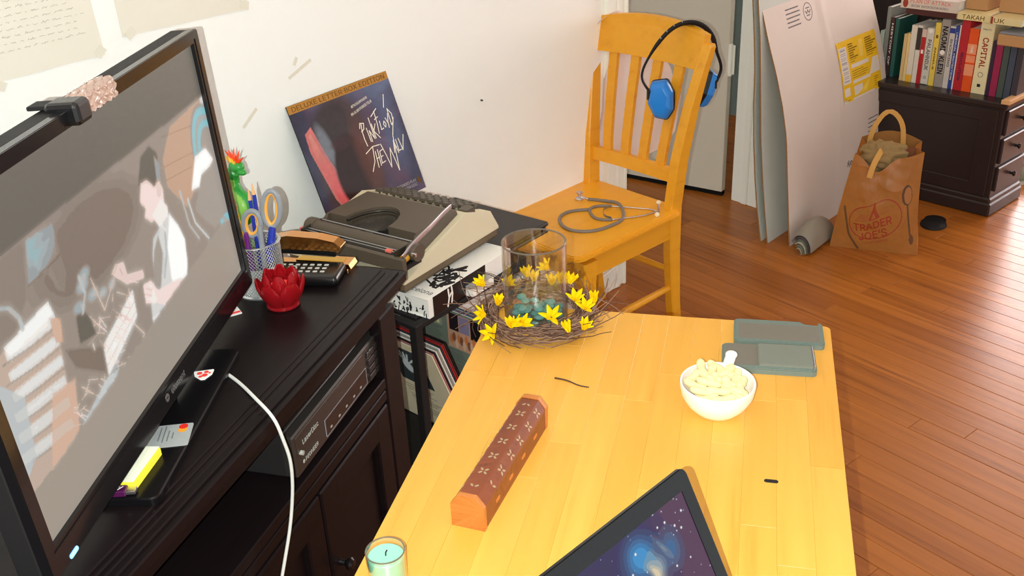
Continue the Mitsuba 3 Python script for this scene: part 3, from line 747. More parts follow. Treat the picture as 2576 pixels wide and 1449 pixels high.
# ------------------------------------------------------------------ on the cabinet
ZC = (EYE + (np.array([0, 0, .83]) - EYE) * KC)[2]
scene['m_grey_plastic'] = pr((128, 132, 138), 0.45, 0.4)
scene['m_orange_plastic'] = pr((222, 158, 66), 0.45, 0.4)
scene['m_blue_plastic'] = pr((36, 52, 150), 0.3, 0.5)
scene['m_purple'] = pr((96, 30, 110), 0.3, 0.5)
scene['m_pencil'] = pr((232, 180, 40), 0.35, 0.5)
scene['m_pencil_wood'] = pr((214, 168, 116), 0.6, 0.3)
scene['m_eraser'] = pr((214, 110, 96), 0.7, 0.2)
scene['m_copper'] = pr((214, 150, 84), 0.16, 0.5, 1.0)
scene['m_gold'] = pr((206, 160, 60), 0.2, 0.5, 1.0)
scene['m_mesh'] = pr((176, 180, 180), 0.28, 0.5, 0.75)
scene['m_red_glass'] = {'type': 'principledthin', 'base_color': rgb((206, 36, 46)), 'roughness': 0.08, 'spec_trans': 0.45, 'diff_trans': 0.9, 'eta': 1.5}
scene['m_red_wax'] = pr((238, 70, 64), 0.5, 0.4)
scene['m_dragon'] = pr((40, 140, 52), 0.35, 0.5)
scene['m_dragon_light'] = pr((120, 176, 70), 0.4, 0.5)
scene['m_dragon_red'] = pr((226, 70, 28), 0.4, 0.5)
scene['m_dragon_yellow'] = pr((238, 190, 60), 0.4, 0.5)
scene['m_button'] = pr((170, 172, 164), 0.5, 0.3)
# wire mesh cup: a lattice of crossing wires between a rim and a foot
CU = np.array([-.4475, 1.612, ZC]); CRr, CH = .0415, .100
cup = thing('pen_cup', 'silver wire mesh pen cup beside the television', 'pen cup')
lat = []
def helix(s, k, n=22):
    t = np.linspace(0, 1, n); ph = 2 * np.pi * k / 44 + s * t * 1.9
    return np.stack([CRr * np.cos(ph), CRr * np.sin(ph), .004 + t * (CH - .008)], -1)
for s in (1, -1):
    for k in range(44): lat.append(tube(helix(s, k), .0008, 4))
part(cup, 'lattice', cat(*lat), 'm_mesh', frame(CU), True)
ringp = lambda r, z, n=48: np.stack([r * np.cos(np.arange(n) * 2 * np.pi / n), r * np.sin(np.arange(n) * 2 * np.pi / n), np.full(n, z)], -1)
part(cup, 'rim', tube(ringp(CRr, CH - .003), 1, 10, True, flat=(.0036, .0014)), 'm_mesh', frame(CU), True)
part(cup, 'foot', lathe([(0, 0), (CRr + .002, 0), (CRr + .003, .003), (CRr, .006), (0, .006)]), 'm_mesh', frame(CU), 30)
bin_ = part(cup, 'inner_wall', lathe([(0, .006), (.0385, .006), (.0385, CH * .55), (.0375, CH * .55), (.0375, .0075), (0, .0075)]), 'm_button', frame(CU), 30, label='pale grey paper inside the mesh')
def stick(o, d, l): return axes(o, *(lambda z, x: (x, np.cross(z, x), z))(unit(d), unit(np.cross([0, 1, .1], unit(d)))))
def pencil(ox, oy, dx, dy, l, rub, label):
    k = thing('pencil', label, 'pencil'); M = frame(CU) @ stick([ox, oy, .009], [dx, dy, 1], l)
    body = mv(lathe([(0, 0), (.0036, 0), (.0036, l - .02), (0, l - .02)], 6), M)
    part(k, 'shaft', body, 'm_blue_plastic' if not rub else 'm_pencil')
    if rub:
        part(k, 'ferrule', lathe([(0, l - .02), (.0039, l - .02), (.0039, l - .008), (0, l - .008)], 14), 'm_gold', M, 30)
        part(k, 'eraser', lathe([(0, l - .008), (.0034, l - .008), (.0034, l - .001), (.0024, l), (0, l)], 14), 'm_eraser', M, 30)
    else:
        part(k, 'point', lathe([(0, l - .02), (.0036, l - .02), (.0008, l - .001), (0, l)], 6), 'm_pencil_wood', M)
        part(k, 'lead', lathe([(0, l - .004), (.0010, l - .0035), (0, l + .0012)], 8), 'm_ink', M)
pencil(-.014, .006, -.085, .0, .168, True, 'yellow pencil with brass ferrule and pink eraser in the mesh cup')
pencil(.006, .018, .0, .02, .186, False, 'sharpened dark blue pencil standing tallest in the mesh cup')
pencil(-.004, .022, .0, .03, .174, False, 'sharpened pencil just left of the tallest one in the cup')
def pen(ox, oy, dx, dy, l, r, body, cap, label):
    k = thing('pen', label, 'pen'); M = frame(CU) @ stick([ox, oy, .009], [dx, dy, 1], l)
    part(k, 'barrel', lathe([(0, 0), (r, 0), (r, l * .62), (0, l * .62)], 18), body, M, 30)
    part(k, 'cap', lathe([(0, l * .62), (r * 1.08, l * .62), (r * 1.08, l * .95), (r * .8, l), (0, l)], 18), cap, M, 30)
    part(k, 'clip', bx(r, r + .0012, -.0016, .0016, l * .66, l * .93, .0004), 'm_steel', M)
pen(-.026, -.008, -.10, -.06, .140, .0052, 'm_black', 'm_steel', 'thick grey and black marker leaning left in the mesh cup')
pen(-.018, -.020, -.02, -.10, .122, .0046, 'm_black', 'm_black', 'black pen at the front of the mesh cup')
pen(.014, -.024, .06, -.08, .128, .0045, 'm_grey_plastic', 'm_grey_plastic', 'grey pen at the front right of the mesh cup')
pen(-.004, -.026, .0, -.08, .118, .0042, 'm_purple', 'm_purple', 'purple pen at the front of the mesh cup')
# scissors standing handles up
sc = thing('scissors', 'scissors with grey and orange handles standing in the mesh cup', 'scissors')
def loopring(cx, cz, rx, rz, rot, r1, n=40):
    t = np.arange(n) * 2 * np.pi / n; c, s = math.cos(rot), math.sin(rot)
    x, z = rx * np.cos(t), rz * np.sin(t)
    return np.stack([cx + x * c + z * s, 0 * t, cz - x * s + z * c], -1)
MS = frame(CU + [.0175, -.010, 0], -8)
for cx, cz, rx, rz, rot in ((-.015, .132, .0155, .024, .22), (.024, .160, .0150, .033, .16)):
    part(sc, 'handle', tube(loopring(cx, cz, rx, rz, rot, 0), 1, 10, True, flat=(.0045, .0050)), 'm_grey_plastic', MS, True)
    part(sc, 'grip', tube(loopring(cx, cz, rx - .0036, rz - .0036, rot, 0), 1, 8, True, flat=(.0030, .0042)), 'm_orange_plastic', MS, True)
for p0, p1, p2, p3 in (((-.010, .110), (-.002, .085), (.008, .06), (.006, .012)), ((.021, .128), (.012, .09), (-.002, .06), (-.006, .012))):
    part(sc, 'shank', tube([[p0[0], 0, p0[1]], [p1[0], 0, p1[1]], [p2[0], 0, p2[1]]], [.006, .0075, .006], 10), 'm_blue_plastic', MS, True)
    part(sc, 'blade', tube([[p2[0], 0, p2[1]], [p3[0], 0, p3[1]]], [1, .3], 8, flat=(.0012, .006)), 'm_steel', MS)
part(sc, 'pivot', cyl([.003, -.009, .072], [.003, .009, .072], .004), 'm_steel', MS)
# red glass lotus candle holder
LO = np.array([-.3985, 1.546, ZC])
lotus = thing('candle_holder', 'red glass lotus candle holder near the cabinet edge', 'candle holder')
def petal(ang, r0, r1, h, z0, wd, lean):
    def fn(u, v):
        q = 2 * u - 1
        a = q * wd * (.55 + .45 * np.sin(np.pi * np.clip(.1 + .75 * v, 0, 1)))
        r = r0 + (r1 - r0) * np.sin(v * np.pi * .55) + lean * v ** 3 - .003 * q ** 2
        return np.stack([r * np.cos(ang + a), r * np.sin(ang + a), z0 + h * v - h * .30 * np.abs(q) ** 3 * v ** 2], -1)
    return sheet(fn, 13, 11, .0032)
for k in range(6): part(lotus, 'petal', petal(k * 2 * np.pi / 6 + .15, .024, .0415, .050, .005, .56, -.001), 'm_red_glass', frame(LO), 40)
for k in range(6): part(lotus, 'inner_petal', petal(k * 2 * np.pi / 6 + .67, .020, .034, .058, .009, .54, -.008), 'm_red_glass', frame(LO), 40)
part(lotus, 'base', lathe([(0, 0), (.026, 0), (.029, .003), (.028, .008), (.022, .010), (0, .010)], 32), 'm_red_glass', frame(LO), 30)
lc = thing('candle', 'red candle inside the red glass lotus holder', 'candle')
part(lc, 'wax', lathe([(0, .0105), (.018, .0105), (.020, .012), (.020, .040), (.017, .042), (0, .041)], 32), 'm_red_wax', frame(LO), 30)
part(lc, 'wick', cyl([0, 0, .040], [.001, 0, .048], .0009, 8), 'm_ink', frame(LO))
# stapler
SA, SB = np.array([-.430, 1.722, ZC]), np.array([-.300, 1.690, ZC]); sd = unit(SB - SA); MSt = axes(SA, sd, np.cross([0, 0, 1], sd), [0, 0, 1])
stp = thing('stapler', 'copper and black stapler behind the remote control', 'stapler')
part(stp, 'base', cat(prism(rrect(-.02, .138, -.016, .016, .006), .0, .006), mv(prism(sg.Polygon([(.095, .005), (.142, .005), (.138, .014), (.100, .014)]), -.017, .017), axes([0, 0, 0], [1, 0, 0], [0, 0, 1], [0, -1, 0]))), 'm_copper', MSt)
part(stp, 'anvil_strip', bx(.03, .125, -.010, .010, .0055, .0155, .001), 'm_gold', MSt)
armp = sg.Polygon([(-.02, .055), (.02, .064), (.08, .062), (.112, .056), (.126, .046), (.120, .036), (.10, .038), (-.02, .036)])
part(stp, 'arm', mv(prism(armp.buffer(-.003).buffer(.003), -.0135, .0135), axes([0, 0, 0], [1, 0, 0], [0, 0, 1], [0, -1, 0])), 'm_copper', MSt, 25)
part(stp, 'magazine', bx(-.018, .112, -.0085, .0085, .025, .0375, .0015), 'm_black', MSt)
part(stp, 'hinge', bx(-.035, -.005, -.013, .013, .0, .05, .003), 'm_black', MSt)
# remote control
RA = np.array([-.372, 1.657, ZC]); MRm = frame(RA, -8)
rem = thing('remote_control', 'black remote control with grey buttons lying before the stapler', 'remote control')
part(rem, 'body', rbx(-.085, .066, -.044, .026, 0, .022, .008), 'm_black', MRm, 40)
for i in range(9):
    for j in range(3):
        if 3 <= i <= 4 and j == 1: continue
        part(rem, 'button', bx(-.078 + i * .0135, -.0695 + i * .0135, -.026 + j * .014, -.020 + j * .014, .0215, .0238, .0010), 'm_button', MRm)
part(rem, 'ring_button', mv(tube(ringp(.0075, 0, 24), .0018, 8, True), frame([-.026, -.009, .0225])), 'm_button', MRm, True)
# green dragon figurine behind the cup
DRG = cw(.02, .345, .83); DRG[2] = ZC; MD = frame(DRG, -50)
dg = thing('dragon_figurine', 'green dragon figurine with orange crest behind the pen cup', 'figurine')
path = spline([[.014, 0, .012], [-.020, 0, .020], [-.014, 0, .052], [.018, 0, .066], [.022, 0, .100], [-.006, 0, .112], [-.012, 0, .140], [.010, 0, .160]], 46)
rad = np.interp(np.linspace(0, 1, 46), [0, .15, .5, .8, 1], [.010, .017, .016, .013, .012])
bod = tube(path, rad, 14)
bod.vertices += bod.vertex_normals * (.0022 * (meshkit.noise(bod.vertices * 260) - .4))[:, None]
part(dg, 'body', bod, 'm_dragon', MD, True)
part(dg, 'head', cat(ball([.016, 0, .168], .015, 2, (1.25, .9, .85)), ball([.034, 0, .161], .009, 2, (1.4, .9, .7))), 'm_dragon', MD, True)
part(dg, 'belly', tube(path[4:40] + np.array([.004, -.006, 0]), rad[4:40] * .75, 10), 'm_dragon_light', MD, True)
cr = []
for k in range(7): cr.append(mv(trimesh.creation.cone(.0045, .026, sections=8), frame([.012 + .004 * (k - 3), .0, .178], 0, (k % 2 - .5) * 40, (k - 3) * 18)))
part(dg, 'crest', cat(*cr), 'm_dragon_red', MD)
part(dg, 'crest_tip', cat(*[mv(trimesh.creation.cone(.0035, .016, sections=8), frame([.012 + .005 * (k - 2), -.006, .176], 0, 20, (k - 2) * 25)) for k in range(5)]), 'm_dragon_yellow', MD)
part(dg, 'spine', cat(*[mv(trimesh.creation.cone(.004, .014, sections=6), frame(path[k] + [-.008, 0, .006], 0, 0, -50)) for k in range(6, 42, 3)]), 'm_dragon_yellow', MD)
for s in (1, -1): part(dg, 'claw', cat(ball([.024, s * .012, .080], .006), cyl([.018, s * .012, .082], [.030, s * .012, .074], .0035, 8)), 'm_dragon', MD, True)
part(dg, 'rock_base', ball([0, 0, .006], .03, 2, (1.2, .9, .32)), 'm_dragon_light', MD)
# white card with a red stripe
kk = thing('card', 'white card with a red stripe at the foot of the mesh cup', 'card'); Mk = frame([-.503, 1.500, ZC + .0004], 30)
part(kk, 'sheet', prism(rrect(0, .044, 0, .052, .002), 0, .0007), 'm_white', Mk)
part(kk, 'stripe', prism(sg.box(.001, .006, .043, .013), .0007, .0009), 'm_red_wax', Mk)
# guitar pick
pk = thing('guitar_pick', 'red and white guitar pick on the black glass stand base', 'guitar pick'); Mp = frame([-.4735, 1.302, .8320], 10)
P_ = sg.Polygon([(-.013, .010), (.013, .010), (.011, -.002), (.002, -.014), (-.002, -.014), (-.011, -.002)]).buffer(.003).buffer(-.001)
part(pk, 'body', prism(P_, 0, .0009), 'm_white', Mp)
part(pk, 'red_blotches', prism(unary_union([sg.Point(x, y).buffer(r) for x, y, r in ((-.006, .004, .004), (.004, .006, .0035), (.002, -.003, .0045), (-.004, -.006, .003), (.009, .002, .002))]).intersection(P_.buffer(-.0003)), .0009, .0011), 'm_red_wax', Mp)
# bank card
Mb = frame([-.4475, 1.1175, .8320], 96)       # x along the short edge, y to the left
bc = thing('bank_card', 'grey bank card with red and orange circles on the glass stand base', 'card')
scene['m_grey_card'] = pr((168, 174, 174), 0.3, 0.5, 0.2)
scene['m_logo_red'] = pr((206, 40, 34), 0.4, 0.4); scene['m_logo_orange'] = pr((240, 150, 40), 0.4, 0.4)
scene['m_grey_ink'] = pr((96, 100, 104), 0.5, 0.3)
part(bc, 'card_body', prism(rrect(0, .054, 0, .0856, .003), 0, .0008), 'm_grey_card', Mb)
part(bc, 'red_circle', prism(sg.Point(.047, .013).buffer(.0062), .0008, .0010), 'm_logo_red', Mb)
part(bc, 'orange_circle', prism(sg.Point(.039, .013).buffer(.0062).difference(sg.Point(.047, .013).buffer(.0062)), .0008, .0010), 'm_logo_orange', Mb)
lines = []
for y, x0, x1, t in ((.036, .012, .050, 0), (.042, .016, .046, 0), (.030, .014, .036, 0), (.024, .020, .034, 0)):
    x = x0
    while x < x1: lines.append([(x, y), (x + .0022, y + .0006)]); x += .0036
part(bc, 'embossing', strokes(lines, .0014, .0003), 'm_grey_ink', Mb @ frame([0, 0, .0008]))
# sticky notes
Mn = frame([-.4765, 1.0985, .8320], -98)      # x towards the camera, y to the right
sn = thing('sticky_note_pad', 'pad of pale yellow sticky notes under the television', 'note pad')
scene['m_note_yellow'] = pr((236, 222, 60), 0.6, 0.3); scene['m_note_top'] = pr((236, 238, 214), 0.6, 0.3)
part(sn, 'pad', bx(0, .076, -.05, .0, 0, .0115, .0003), 'm_note_yellow', Mn)
def curl(u, v):
    return np.stack([u * .076, -.051 + v * .050, .0118 + .0012 * v ** 2], -1)
part(sn, 'top_sheet', sheet(curl, 3, 8, .0004), 'm_note_top', Mn)
# usb stick
us = thing('usb_stick', 'small black and purple usb stick beside the sticky notes', 'usb stick'); Mu = frame([-.507, 1.017, .8320], 2)
scene['m_purple_dark'] = pr((70, 18, 62), 0.25, 0.5)
part(us, 'body', rbx(-.008, .011, -.007, .007, 0, .009, .0015), 'm_purple_dark', Mu)
part(us, 'plug', bx(.0105, .0225, -.0055, .0055, .002, .0065, .0004), 'm_chrome', Mu)
part(us, 'mark', strokes([[(-.003, -.003), (.002, .003)], [(.001, -.003), (.006, .003)]], .0014), 'm_white', Mu @ frame([0, 0, .009]))
# white cable over the cabinet's front
ce = [[-.520, 1.395], [-.505, 1.380], [-.461, 1.336], [-.419, 1.290], [-.377, 1.233]]
pts = [[x, y, ZC + .0028] for x, y in ce] + [[-0.3513, 1.2065, 0.8076], [-0.3433, 1.205, 0.7742], [-0.3388, 1.2058, 0.7417], [-0.3393, 1.2041, 0.7068], [-0.3446, 1.201, 0.6654], [-0.3524, 1.1902, 0.6219], [-0.3613, 1.1762, 0.5845], [-0.3705, 1.1612, 0.5477], [-0.3823, 1.1449, 0.5002]]
scene['m_cable'] = pr((206, 208, 202), 0.45, 0.4)
whole('cable', 'white cable running over the front edge of the dark cabinet', 'cable', tube(spline(pts, 70), .0027, 10), 'm_cable', smooth=True)
whole('paper_sheet', 'white papers lying at the back of the cabinet behind the television', 'paper', cat(*[mv(bx(-.11, .11, -.15, .15, .0005 + k * .004, .0042 + k * .004, .0004), frame([-.732, 1.145, ZC], 82 + 3 * k)) for k in range(3)]), 'm_paper')
# laser disc player on the shelf of the cabinet
scene['m_player'] = pr((38, 36, 36), 0.35, 0.4)
scene['m_player_face'] = pr((46, 43, 40), 0.3, 0.5)
lp = thing('disc_player', 'dark grey disc player on the open shelf of the cabinet', 'disc player')
zs = .6325
MP = MC @ frame([-.06, .006, 0], 1.6) @ frame([.06, 0, 0])
part(lp, 'chassis', rbx(-.415, -.060, .050, .40, zs + .008, zs + .092, .004), 'm_player', MP, 40)
part(lp, 'front_panel', bx(-.417, -.058, .032, .052, zs + .010, zs + .088, .003), 'm_player_face', MP)
part(lp, 'tray_door', bx(-.41, -.145, .0305, .034, zs + .052, zs + .083, .001), 'm_player_face', MP)
Mface = MP @ axes([0, .0315, 0], [1, 0, 0], [0, 0, 1], [0, -1, 0])
part(lp, 'window', prism(rrect(-.310, -.140, zs + .020, zs + .050, .002), 0, .0009), 'm_black_gloss', Mface)
part(lp, 'window_trim', prism(rrect(-.312, -.138, zs + .018, zs + .052, .002).difference(rrect(-.3105, -.1395, zs + .0195, zs + .0505, .002)), 0, .0012), 'm_grey_plastic', Mface)
part(lp, 'disc_lettering', words('LaserDisc', .009, .0006), 'm_button', Mface @ frame([-.392, zs + .060, .002]))
part(lp, 'disc_mark', words('LD', .012, .0006, True), 'm_button', Mface @ frame([-.128, zs + .064, .002]))
part(lp, 'maker_lettering', words('PIONEER', .0075, .0006, width=.045), 'm_button', Mface @ frame([-.388, zs + .026, .001]))
part(lp, 'emblem', prism(sg.Point(-.395, zs + .030).buffer(.0035), .001, .0016), 'm_button', Mface)
for k, x in enumerate((-.295, -.262, -.232, -.200, -.170)):
    part(lp, 'indicator', prism(sg.box(x, zs + .026, x + .006, zs + .029), .0009, .0016), 'm_button', Mface)
for k in range(4):
    for j in range(2): part(lp, 'button', bx(-.128 + j * .032, -.100 + j * .032, .028, .033, zs + .016 + k * .016, zs + .028 + k * .016, .001), 'm_player', MP)
part(lp, 'power_button', mv(cyl([-.400, .026, zs + .05], [-.400, .034, zs + .05], .004), np.eye(4)), 'm_button', MP)
for x in (-.38, -.09):
    for y in (.08, .36): part(lp, 'foot', cyl([x, y, zs], [x, y, zs + .009], .012), 'm_black_matte', MP)
# ------------------------------------------------------------------ on the table
ZT = .74
VC = np.array([.042, 1.600, ZT])
def single(fn_profile, n=64):
    return lathe(fn_profile, n)
vase = thing('glass_vase', 'clear cylindrical glass vase standing inside the twig wreath', 'vase')
part(vase, 'wall', lathe([(.0575, .004), (.0578, .08), (.0575, .1545)], 72), 'm_glass', frame(VC), True)
part(vase, 'inner_wall', lathe([(.0548, .1545), (.0550, .08), (.0548, .009)], 72), 'm_glass', frame(VC), True)
scene['m_glass_rim'] = {'type': 'principledthin', 'base_color': rgb((186, 176, 160)), 'roughness': 0.1, 'spec_trans': 0.75, 'diff_trans': 0.5, 'eta': 1.5}
part(vase, 'rim', tube(ringp(.0562, .1548, 72), .0017, 8, True), 'm_glass_rim', frame(VC), True)
part(vase, 'bottom', lathe([(0, .0012), (.052, .0012), (.0575, .004), (.0548, .0085), (0, .0075)], 64), 'm_glass_rim', frame(VC), 30)
scene['m_teal_glass'] = {'type': 'principledthin', 'base_color': rgb((150, 214, 208)), 'roughness': 0.12, 'spec_trans': 0.4, 'diff_trans': 1.0, 'eta': 1.5}
srng = np.random.default_rng(12)
peb = []
for k in range(400):
    if len(peb) >= 34: break
    r_, a_ = .044 * math.sqrt(srng.random()), srng.random() * 6.283
    lvl = len(peb) // 14
    x, y, z = r_ * math.cos(a_), r_ * math.sin(a_), .0125 + lvl * .0095
    if all((x - q[0]) ** 2 + (y - q[1]) ** 2 > .0165 ** 2 or abs(z - q[2]) > .006 for q in peb): peb.append((x, y, z))
for x, y, z in peb:
    whole('glass_stone', 'flat teal glass stone on the bottom of the clear vase', 'glass stone', ball([0, 0, 0], .0090, 2, (1.0, .92, .46)), 'm_teal_glass', frame(VC + [x, y, z], srng.random() * 360, srng.uniform(-12, 12)), True, group='teal glass stones in the vase')
# wreath of twigs with yellow flowers
scene['m_twig'] = pr((112, 84, 70), 0.75, 0.2); scene['m_twig_light'] = pr((146, 118, 98), 0.75, 0.2); scene['m_twig_dark'] = pr((82, 58, 48), 0.75, 0.2)
scene['m_petal'] = {'type': 'principledthin', 'base_color': rgb((246, 212, 22)), 'roughness': 0.5, 'diff_trans': 0.5, 'eta': 1.3}
wr = thing('wreath', 'brown twig wreath with yellow cloth flowers around the glass vase', 'wreath')
wrng = np.random.default_rng(21)
tw_ = {0: [], 1: [], 2: []}
for k in range(430):
    a0 = wrng.uniform(0, 2 * np.pi); span = wrng.uniform(.35, 1.15) * wrng.choice([1, 1, 1, -1]); r0 = wrng.uniform(.070, .104)
    stray = wrng.random() < .20
    n = 9; t = np.linspace(0, 1, n); a = a0 + span * t
    r = r0 + wrng.uniform(-.012, .016) * t + ((.030 + .040 * wrng.random()) * t ** 2 if stray else .016 * wrng.random() * t ** 2)
    r = np.maximum(r, .0645)
    q = (r0 - .086) / .02
    zc = wrng.uniform(.004, .034 * max(.3, 1 - q * q * .5)); z = zc + wrng.uniform(-.008, .010) * t + (wrng.uniform(-.006, .035) * t ** 2 if stray else 0)
    z = np.maximum(z, .002)
    p = np.stack([r * np.cos(a), r * np.sin(a), z], -1)
    p[1:-1] += wrng.normal(0, .0010, (n - 2, 3)); p[:, 2] = np.maximum(p[:, 2], .0018)
    tw_[int(wrng.choice([0, 0, 1, 1, 2]))].append(tube(p, np.linspace(wrng.uniform(.0009, .0016), .0006, n), 5))
for j, m in enumerate(('m_twig', 'm_twig_light', 'm_twig_dark')):
    part(wr, 'twigs', cat(*tw_[j]), m, frame(VC), kind='stuff')
def petal_mesh(l, w_, open_, tw=0):
    def fn(u, v):
        q = 2 * u - 1
        ww = w_ * np.sin(np.pi * np.clip(.08 + .90 * v, 0, 1)) ** .8
        r = .0016 + open_ * l * v ** 1.7; z = l * v * math.sqrt(max(.1, 1 - open_ ** 2 * .8)) - .002 * q ** 2
        return np.stack([r + .0018 * q ** 2 * v, q * ww, z], -1)
    return grid(fn, 5, 8)
def flower(c, out, openness, s=1.0):
    """c: centre of the blossom, out: direction it opens to"""
    z = unit(out); x = unit(np.cross([.3, .2, 1], z)); M = axes(c, x * s, np.cross(z, x) * s, z * s)
    ms = []
    for k in range(6):
        op = openness * (1 if k % 2 else .72)
        ms.append(mv(petal_mesh(.0215, .0055, op), frame([0, 0, -.010], k * 60 + 13)))
    f = part(wr, 'flower', cat(*ms), 'm_petal', M, True)
    root = np.array([VC[0], VC[1], 0]) + unit(np.array([c[0] - VC[0], c[1] - VC[1], 0])) * .088; root[2] = ZT + .02
    c = np.asarray(c); b = c - z * .010 * s
    part(f, 'stem', tube(spline([root, .5 * (root + b) + [0, 0, .002], b], 8), .0008, 5), 'm_twig_dark', smooth=True)
FL = [(-.0557, 1.5818, .83, -.5, -.2, .8, .5), (-.0246, 1.5481, .81, .2, -.2, 1, .35), (-.0576, 1.5168, .80, -.9, -.3, .4, .8), (-.0425, 1.4926, .775, -.5, -.6, .45, .9), (-.0055, 1.4813, .80, -.2, -.2, 1, .3),
      (.0066, 1.4801, .80, .8, .1, .3, .4), (.0194, 1.4802, .80, .6, -.4, .6, .5), (.0659, 1.5042, .80, .1, -.5, .9, .95), (.0897, 1.4775, .79, -.3, .3, 1, .3), (.1216, 1.4799, .79, .35, -.2, .9, .55), (.1276, 1.5319, .80, .1, -.4, 1, .8),
      (.1437, 1.5623, .80, -.1, .1, 1, .3), (.111, 1.5476, .81, .1, -.4, 1, .75), (.1075, 1.6008, .82, .3, .2, .9, .5), (.0277, 1.668, .806, -.2, .2, 1, .5), (.0420, 1.666, .796, .1, -.2, 1, .4), (-.006, 1.659, .790, .3, -.3, .9, .6), (.0749, 1.665, .788, .1, -.1, 1, .45), (.092, 1.654, .796, .2, .1, 1, .3), (.0620, 1.676, .812, -.6, 0, .7, .7)]
for x, y, z, a, b, c, o in FL: flower((x, y, z), (a, b, c), o)
# white glass bowl with a stub handle, full of peanuts
BC = np.array([.305, 1.281, ZT])
scene['m_milk_glass'] = pr((240, 238, 232), 0.15, 0.6)
bowl = thing('bowl', 'white glass bowl with a stub handle, full of peanuts in the shell', 'bowl')
R_ = .0575
prof = [(0, .003), (.028, .003), (.030, 0), (.034, .001), (.046, .014), (.0545, .030), (R_, .048), (R_ - .0012, .0505), (R_ - .0035, .0495), (R_ - .0055, .038), (.046, .020), (.034, .009), (0, .0075)]
part(bowl, 'body', lathe(prof, 72), 'm_milk_glass', frame(BC), 40)
hd = unit(np.array([.45, .9, 0]))
part(bowl, 'handle', cat(tube(spline([R_ * .95 * hd + [0, 0, .042], (R_ + .010) * hd + [0, 0, .047], (R_ + .024) * hd + [0, 0, .052]], 12), 1, 12, flat=(.0085, .0055)), ball((R_ + .024) * hd + [0, 0, .052], .0095, 2, (1, 1, .62))), 'm_milk_glass', frame(BC), True)
def _pea(p, n, uv):
    g = FB(p.x * 520, p.y * 520, p.z * 520, 2)
    return MIX(L((242, 226, 176)), L((226, 202, 144)), g)
scene['m_peanut'] = pr(mikit.proc(_pea), 0.7, 0.2)
prn = np.random.default_rng(8)
def peanut(l, r):
    t = np.linspace(0, 1, 18)
    rr = r * np.sqrt(np.clip(1 - np.abs(2 * t - 1) ** 3.2, 0, 1)) * (1 - .20 * np.exp(-((t - .5) / .12) ** 2))
    rr[0] = rr[-1] = 0
    m = lathe(np.c_[rr, (t - .5) * l], 18)
    m.vertices[:, 0] += .0018 * np.cos(m.vertices[:, 2] / l * 3)
    a = np.arctan2(m.vertices[:, 1], m.vertices[:, 0]); bump = .035 * np.sin(a * 9) * 1 + .05 * np.sin(m.vertices[:, 2] / l * 40 + np.round(a * 3))
    m.vertices[:, :2] *= (1 + .5 * bump)[:, None]
    return m
pea = [peanut(.036, .0072), peanut(.030, .0070), peanut(.040, .0066), peanut(.021, .0074)]
spots = [(-.033, .022, .050, 30, 70, 3), (-.020, .034, .056, 80, 25, 0), (.004, .038, .055, 140, 25, 1), (.018, .026, .054, 25, 10, 0), (-.006, .022, .056, 60, 40, 1), (-.016, .010, .055, 120, 20, 0), (.004, .010, .056, 20, 10, 2), (.026, .010, .052, 160, 12, 1), (-.036, -.002, .047, 150, 10, 2), (-.016, -.008, .054, 155, 8, 2), (.008, -.008, .054, 150, 12, 2), (.030, -.006, .050, 100, 15, 1), (.040, .002, .046, 70, 20, 3),
         (-.028, -.022, .047, 165, 8, 2), (-.004, -.026, .049, 165, 6, 2), (.018, -.024, .049, 150, 10, 0), (.034, -.022, .044, 110, 15, 1), (.002, -.040, .043, 5, 5, 2), (-.020, -.036, .043, 20, 8, 1), (.024, -.036, .042, 150, 10, 3), (-.042, .012, .044, 80, 20, 3), (.034, .024, .048, 40, 20, 3), (-.010, -.002, .060, 40, 15, 3), (.010, -.018, .058, 100, 60, 3)]
for x, y, z, yw, pit, k in spots:
    M = frame(BC + [x * .94, y * .94, z], yw + prn.uniform(-8, 8)) @ axes([0, 0, 0], [0, 0, -1], [0, 1, 0], [1, 0, 0]) @ frame([0, 0, 0], 0, 0, -pit * .6)
    whole('peanut', 'pale peanut in its shell lying in the white bowl', 'peanut', pea[k], 'm_peanut', M, True, group='peanuts in the bowl')
scene['m_dark_fill'] = pr((196, 170, 112), 0.8, 0.1)
whole('peanuts_below', 'more peanuts under the upper ones in the white bowl', 'peanut', cat(*[mv(pea[k % 3], frame(BC + [.030 * math.cos(k * 1.3), .030 * math.sin(k * 1.3), .026 + .008 * (k % 2)], k * 47) @ axes([0, 0, 0], [0, 0, -1], [0, 1, 0], [1, 0, 0])) for k in range(12)], *[mv(pea[3], frame(BC + [.012 * math.cos(k * 2.1), .012 * math.sin(k * 2.1), .034 + .003 * k], k * 60)) for k in range(4)]), 'm_peanut', smooth=True, kind='stuff')
# two halves of a hard case
scene['m_case'] = pr((104, 118, 110), 0.35, 0.5); scene['m_case_brown'] = pr((112, 108, 98), 0.45, 0.4); scene['m_case_top'] = pr((116, 122, 112), 0.3, 0.5)
c1 = thing('hard_case_half', 'grey green case half with a notched corner at the far table edge', 'case')
M = frame([.374, 1.473, ZT], -13.0)
def case_half(w_, d_, h, notch):
    P = rrect(0, w_, 0, d_, .008)
    if notch: P = P.difference(sg.Polygon([(w_ - .038, d_ + .001), (w_ - .030, d_ - .008), (w_ - .008, d_ - .011), (w_ - .006, d_ + .001)])).buffer(-.0008).buffer(.0008)
    return P
P = case_half(.150, .080, .011, True)
part(c1, 'shell', bevel_prism(P, 0, .011, .003) if not P.interiors and P.convex_hull.area - P.area < 1e-9 else cat(prism(P, 0, .0085), prism(P.buffer(-.0015), .008, .0100), prism(P.buffer(-.004), .0095, .011)), 'm_case', M)
part(c1, 'inlay', prism(P.buffer(-.0075).intersection(sg.box(-1, -1, 1, .061)), .011, .0114), 'm_case_brown', M)
